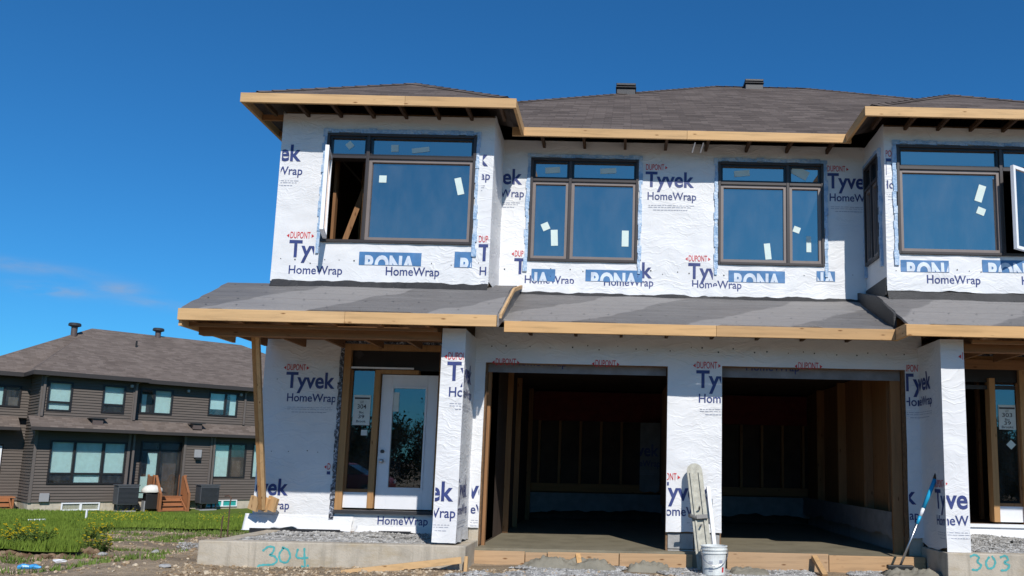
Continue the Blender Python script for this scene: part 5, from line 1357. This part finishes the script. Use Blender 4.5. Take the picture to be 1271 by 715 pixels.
for px, py, lab in ((205, 705, 'flat pale stone on the dirt left of the foundation'), (193, 687, 'rounded tan rock in the wheel rut'), (127, 690, 'tan rock near the corner of the lawn'), (73, 698, 'thin white scrap of board lying on the dirt')):
    x, y, z = on_ground(px, py); s_ = .07
    bmx = bmesh.new(); bmesh.ops.create_icosphere(bmx, subdivisions=2, radius=s_)
    for v in bmx.verts: v.co *= 1 + .5 * noise.noise(v.co * 14 + Vector((px, 0, 0))); v.co.z *= .35 if 'flat' in lab or 'scrap' in lab else .6
    me = bpy.data.meshes.new('rock'); bmx.to_mesh(me); bmx.free(); me.materials.append(M['white_vinyl'] if 'scrap' in lab else M['block'])
    o = bpy.data.objects.new('scrap' if 'scrap' in lab else 'rock', me); COL.objects.link(o); o.location = (x, y, z + .02); o.scale = (1.3, .6, 1) if 'scrap' in lab else (1, 1, 1); tag(o, lab, 'scrap' if 'scrap' in lab else 'rock')

# flowering weeds
def weed(x, y, h, lab, grp, seed, nst=26, spread=.22):
    rd = random.Random(seed); z = (ltop(x, y) if in_lawn(x, y) else gtop(x, y)) - .02
    t = empty('wildflower', (x, y, z), lab, 'wildflower', grp)
    s_ = MB(); f = MB(); l = MB()
    for i in range(nst):
        a_ = rd.uniform(0, 6.28); r_ = spread * rd.random() ** .6; hh_ = h * .78 * rd.uniform(.5, 1); bx_, by = r_ * .5 * math.cos(a_), r_ * .5 * math.sin(a_); tx, ty = r_ * 1.3 * math.cos(a_), r_ * 1.3 * math.sin(a_)
        s_.tube([(bx_, by, 0), ((bx_ + tx) / 2 * .9, (by + ty) / 2 * .9, hh_ * .5), (tx, ty, hh_)], [.005, .004, .003], 3, cap=False)
        for k in range(9):
            u = rd.uniform(.05, .85); px, py, pz = bx_ + (tx - bx_) * u, by + (ty - by) * u, hh_ * u; an = rd.uniform(0, 6.28); ll = rd.uniform(.04, .10); w_2 = .014
            dx, dy = math.cos(an), math.sin(an)
            l.poly([(px, py, pz), (px + dx * ll * .5 - dy * w_2, py + dy * ll * .5 + dx * w_2, pz + ll * .25), (px + dx * ll, py + dy * ll, pz + ll * .2), (px + dx * ll * .5 + dy * w_2, py + dy * ll * .5 - dx * w_2, pz + ll * .3)])
        for k in range(rd.choice((0, 1, 1, 2))):
            px, py, pz = tx + rd.uniform(-.03, .03), ty + rd.uniform(-.03, .03), hh_ + rd.uniform(-.03, .02); rr_ = rd.uniform(.010, .018)
            for q_ in range(5):
                an = q_ * 1.257; an2 = an + .8
                f.poly([(px, py, pz), (px + rr_ * math.cos(an), py + rr_ * math.sin(an), pz + rr_ * .6), (px + rr_ * 1.2 * math.cos((an + an2) / 2), py + rr_ * 1.2 * math.sin((an + an2) / 2), pz + rr_ * .5), (px + rr_ * math.cos(an2), py + rr_ * math.sin(an2), pz + rr_ * .6)])
                f.poly([(px, py, pz - rr_ * .5), (px + rr_ * math.cos(an), py + rr_ * math.sin(an), pz - rr_ * .2), (px + rr_ * math.cos(an2), py + rr_ * math.sin(an2), pz + rr_ * .5)])
    s_.build('stem', 'weedleaf', t, world=False); l.build('leaf', 'weedleaf', t, world=False); f.build('blossom', 'yellow', t, world=False)
k = 0
for px, py, h in ((18, 684, .38), (32, 686, .46), (46, 684, .42), (27, 679, .50), (8, 680, .3)):
    x, y, z = on_ground(px, py); weed(x, y, h, 'yellow-flowered weed in the left clump on the lawn edge', 'weeds of the left clump', 10 + k); k += 1
for px, py, h in ((110, 686, .30), (119, 687, .40), (126, 686, .34), (114, 677, .42), (124, 672, .42), (117, 666, .40), (128, 662, .32)):
    x, y, z = on_ground(px, py); weed(x, y, h, 'yellow-flowered weed in the clump at the lawn corner', 'weeds of the corner clump', 30 + k, 18, .18); k += 1
f = MB(); rd = random.Random(5); cnt = 0
while cnt < 260:
    u = rd.random()
    if u < .75: px, py = rd.gauss(150, 24), rd.uniform(641, 656)
    else: px, py = rd.uniform(245, 300), rd.uniform(646, 655)
    x, y, z = on_ground(px, py)
    if not in_lawn(x, y): continue
    z = ltop(x, y) + rd.uniform(.06, .25); r_ = .022; cnt += 1
    for q_ in range(4):
        an = q_ * 1.57; f.poly([(x, y, z), (x + r_ * math.cos(an), y + r_ * math.sin(an), z + r_), (x + r_ * math.cos(an + 1.2), y + r_ * math.sin(an + 1.2), z + r_ * .4)])
tag(f.build('small_wildflowers', 'yellow'), 'scattered small yellow flowers over the far lawn edge', 'flowers', kind='stuff')
# rough weeds along the edge of turf and on the dirt
pp = [(x, y) for x, y, _ in scatter(9000, -14, -5, 10.5, 24, lambda x, y: 0, lambda x, y: (not in_lawn(x, y)) and (noise.noise(Vector((x * 1.1, y * 1.1, 20))) > .22 or in_lawn(x - .6, y + .5)))]
pp = np.array(pp); n = len(pp); zz = np.array([gtop(x, y) for x, y in pp]); ang = rng.random(n) * 6.28; hh = .03 + .07 * rng.random(n); ww = .010 + .01 * rng.random(n); ln = (rng.random((n, 2)) - .5) * .1
B0 = np.stack([pp[:, 0] - np.cos(ang) * ww, pp[:, 1] - np.sin(ang) * ww, zz - .01], -1); B1_ = np.stack([pp[:, 0] + np.cos(ang) * ww, pp[:, 1] + np.sin(ang) * ww, zz - .01], -1); T_ = np.stack([pp[:, 0] + ln[:, 0], pp[:, 1] + ln[:, 1], zz + hh], -1)
tag(npmesh('ground_weeds', np.stack([B0, B1_, T_], 1).reshape(-1, 3), np.arange(3 * n).reshape(-1, 3), 'weedleaf', False), 'sparse low weeds sprouting from the dirt', 'weeds', kind='stuff')

# ================================================================== TREES ACROSS THE STREET (seen in the door glass; right-hand ones added to darken the sidelight)
def tree(x, y, h, seed, lab):
    rd = np.random.default_rng(seed); t = empty('tree', (x, y, -.5), lab, 'tree', 'trees across the street')
    MB().tube([(0, 0, 0), (.05, 0, h * .3), (0, .1, h * .6)], [.22, .16, .08], 8).build('trunk', 'bark', t, world=False)
    n = 16000; cc = rd.normal(size=(30, 3)) * np.array([h * .34, h * .2, h * .2]) + np.array([0, 0, h * .45]); cc[:, 2] = np.clip(cc[:, 2], .3, h * .85); k_ = rd.integers(0, 30, n)
    p = cc[k_] + rd.normal(size=(n, 3)) * h * .075; d1 = rd.normal(size=(n, 3)) * .10; d2 = rd.normal(size=(n, 3)) * .10
    V = np.stack([p, p + d1, p + d2], 1).reshape(-1, 3)
    o = npmesh('crown', V, np.arange(3 * n).reshape(-1, 3), 'treeleaf', False); o.parent = t
for i, (x, y, h) in enumerate(((-24, -24, 4.6), (-19, -27, 5.4), (-14.5, -23, 4.3), (-10, -26, 5.6), (-4, -24, 4.8), (17, -24, 5.0), (22, -22, 4.5), (27, -25, 5.3))):
    tree(x, y, h, 50 + i, ['leafy tree at the far left of the row across the street', 'lower leafy tree second in the row across the street', 'tallest leafy tree in the row across the street', 'leafy tree fourth in the row across the street', 'leafy tree fifth in the row across the street', 'leafy tree just right of the gap in the row across the street', 'lowest leafy tree right of the gap across the street', 'leafy tree at the far right end of the row across the street'][i])  # the three trees right of the gap are added to darken the sidelight reflection

# red car parked across the street, caught in the sidelight's reflection
M['carpaint'] = m_flat('red car paint', (.30, .02, .025), .25, var=.02, bmp=0, spec=.6); M['carglass'] = m_flat('dark car glass', (.02, .025, .03), .08, var=.02, bmp=0, spec=.8)
car = empty('parked_car', (-11.6, -11.5, -.47), 'red hatchback parked across the street, reflected in the sidelight', 'car')
prof = [(-2.1, .35), (-2.12, .75), (-1.95, .95), (-1.25, 1.02), (1.2, 1.02), (1.95, .9), (2.12, .7), (2.1, .35)]
def extr(pf, y0, y1, nm, mt, par, bev=.06):
    k = len(pf); m = MB(); m.v = [(x, y0, z) for x, z in pf] + [(x, y1, z) for x, z in pf]; m.f = [list(range(k))[::-1], list(range(k, 2 * k))] + [[i, (i + 1) % k, k + (i + 1) % k, k + i] for i in range(k)]
    return m.build(nm, mt, par, world=False, bevel=bev)
body = extr(prof, -.85, .85, 'body', 'carpaint', car)
extr([(-1.95, .98), (-1.45, 1.42), (.45, 1.44), (1.3, .98)], -.72, .72, 'cabin', 'carglass', car); extr([(-1.45, 1.41), (-1.3, 1.49), (.3, 1.50), (.5, 1.43)], -.70, .70, 'roof_panel', 'carpaint', car, .03)
for x in (-1.3, 1.35):
    for y in (-.80, .80):
        w_ = MB().tube([(x, y - .11, .32), (x, y + .11, .32)], .32, 20).build('wheel', 'rubber', car, world=False); MB().tube([(x, y - .125, .32), (x, y + .125, .32)], .19, 14).build('rim', 'steel', w_, world=False)
for y in (-.6, .6): box('headlight', 'white_vinyl', car, 2.05, 2.13, y - .15, y + .15, .66, .78, world=False, bevel=.02)

# ================================================================== LIGHT, SKY, CAMERA
SUN = Vector((.33, -1, .88)).normalized(); EL = math.asin(SUN.z); AZ = math.atan2(SUN.x, SUN.y)
sl = bpy.data.lights.new('sun', 'SUN'); sl.energy = 4.5; sl.angle = R(.53); sl.color = (1, .955, .89)
so = bpy.data.objects.new('sun', sl); COL.objects.link(so); so.rotation_euler = SUN.to_track_quat('Z', 'Y').to_euler(); so.location = (10, -20, 20)
wd = bpy.data.worlds.new('World'); S.world = wd; wd.use_nodes = True; nt = wd.node_tree; bg = nt.nodes['Background']
sk_ = N(nt, 'ShaderNodeTexSky', sky_type='NISHITA'); sk_.sun_disc = False; sk_.sun_elevation = EL; sk_.sun_rotation = AZ
sk_.air_density = 1.0; sk_.dust_density = .25; sk_.ozone_density = 3.2; sk_.altitude = 300
col = mixc(nt, 1.0, sk_.outputs[0], (.27, .93, 1.42), 'MULTIPLY')
tc = N(nt, 'ShaderNodeTexCoord')
mask = None
for px, py, sx_, sz_, st_ in ((20, 330, .055, .006, .55), (68, 361, .028, .0055, 1.0), (152, 359, .022, .006, .75), (190, 377, .026, .005, .5)):
    d_ = ray(px, py).normalized(); sb = N(nt, 'ShaderNodeVectorMath', operation='SUBTRACT'); L(nt, tc.outputs['Generated'], sb.inputs[0]); sb.inputs[1].default_value = d_
    mp = N(nt, 'ShaderNodeVectorMath', operation='MULTIPLY'); L(nt, sb.outputs[0], mp.inputs[0]); mp.inputs[1].default_value = (1 / sx_, 1 / sx_, 1 / sz_)
    ln_ = N(nt, 'ShaderNodeVectorMath', operation='LENGTH'); L(nt, mp.outputs[0], ln_.inputs[0])
    v = math_(nt, 'MULTIPLY', math_(nt, 'POWER', 2.718, math_(nt, 'MULTIPLY', math_(nt, 'POWER', ln_.outputs['Value'], 2), -1.0)), st_)
    mask = v if mask is None else math_(nt, 'ADD', mask, v)
mp = N(nt, 'ShaderNodeMapping'); mp.inputs['Scale'].default_value = (14, 14, 55); L(nt, tc.outputs['Generated'], mp.inputs[0])
nz = noi(nt, mp.outputs[0], 1.2, 5, .6, .4)
mk = math_(nt, 'MULTIPLY', mask, ramp(nt, nz, [(.35, (0, 0, 0)), (.62, (1, 1, 1))]))
col = mixc(nt, math_(nt, 'MULTIPLY', mk, .75, clamp=True), col, (4.2, 5.0, 6.6))
L(nt, col, bg.inputs[0]); bg.inputs[1].default_value = .08

cd = bpy.data.cameras.new('camera'); co = bpy.data.objects.new('camera', cd); COL.objects.link(co); S.camera = co
W_, H_ = 1271., 715.
cd.sensor_fit = 'HORIZONTAL'; cd.sensor_width = 36; cd.lens = F / W_ * 36; cd.shift_x = (W_ / 2 - CX) / W_; cd.shift_y = (CY - H_ / 2) / W_
cd.clip_end = 20000; cd.clip_start = .05
mt = Matrix((rv, uvv, -wv)).transposed().to_4x4(); mt.translation = (0, 0, H); co.matrix_world = mt
S.view_settings.view_transform = 'Standard'; S.view_settings.look = 'None'; S.view_settings.gamma = 1; S.view_settings.exposure = 0
S.render.engine = 'CYCLES'
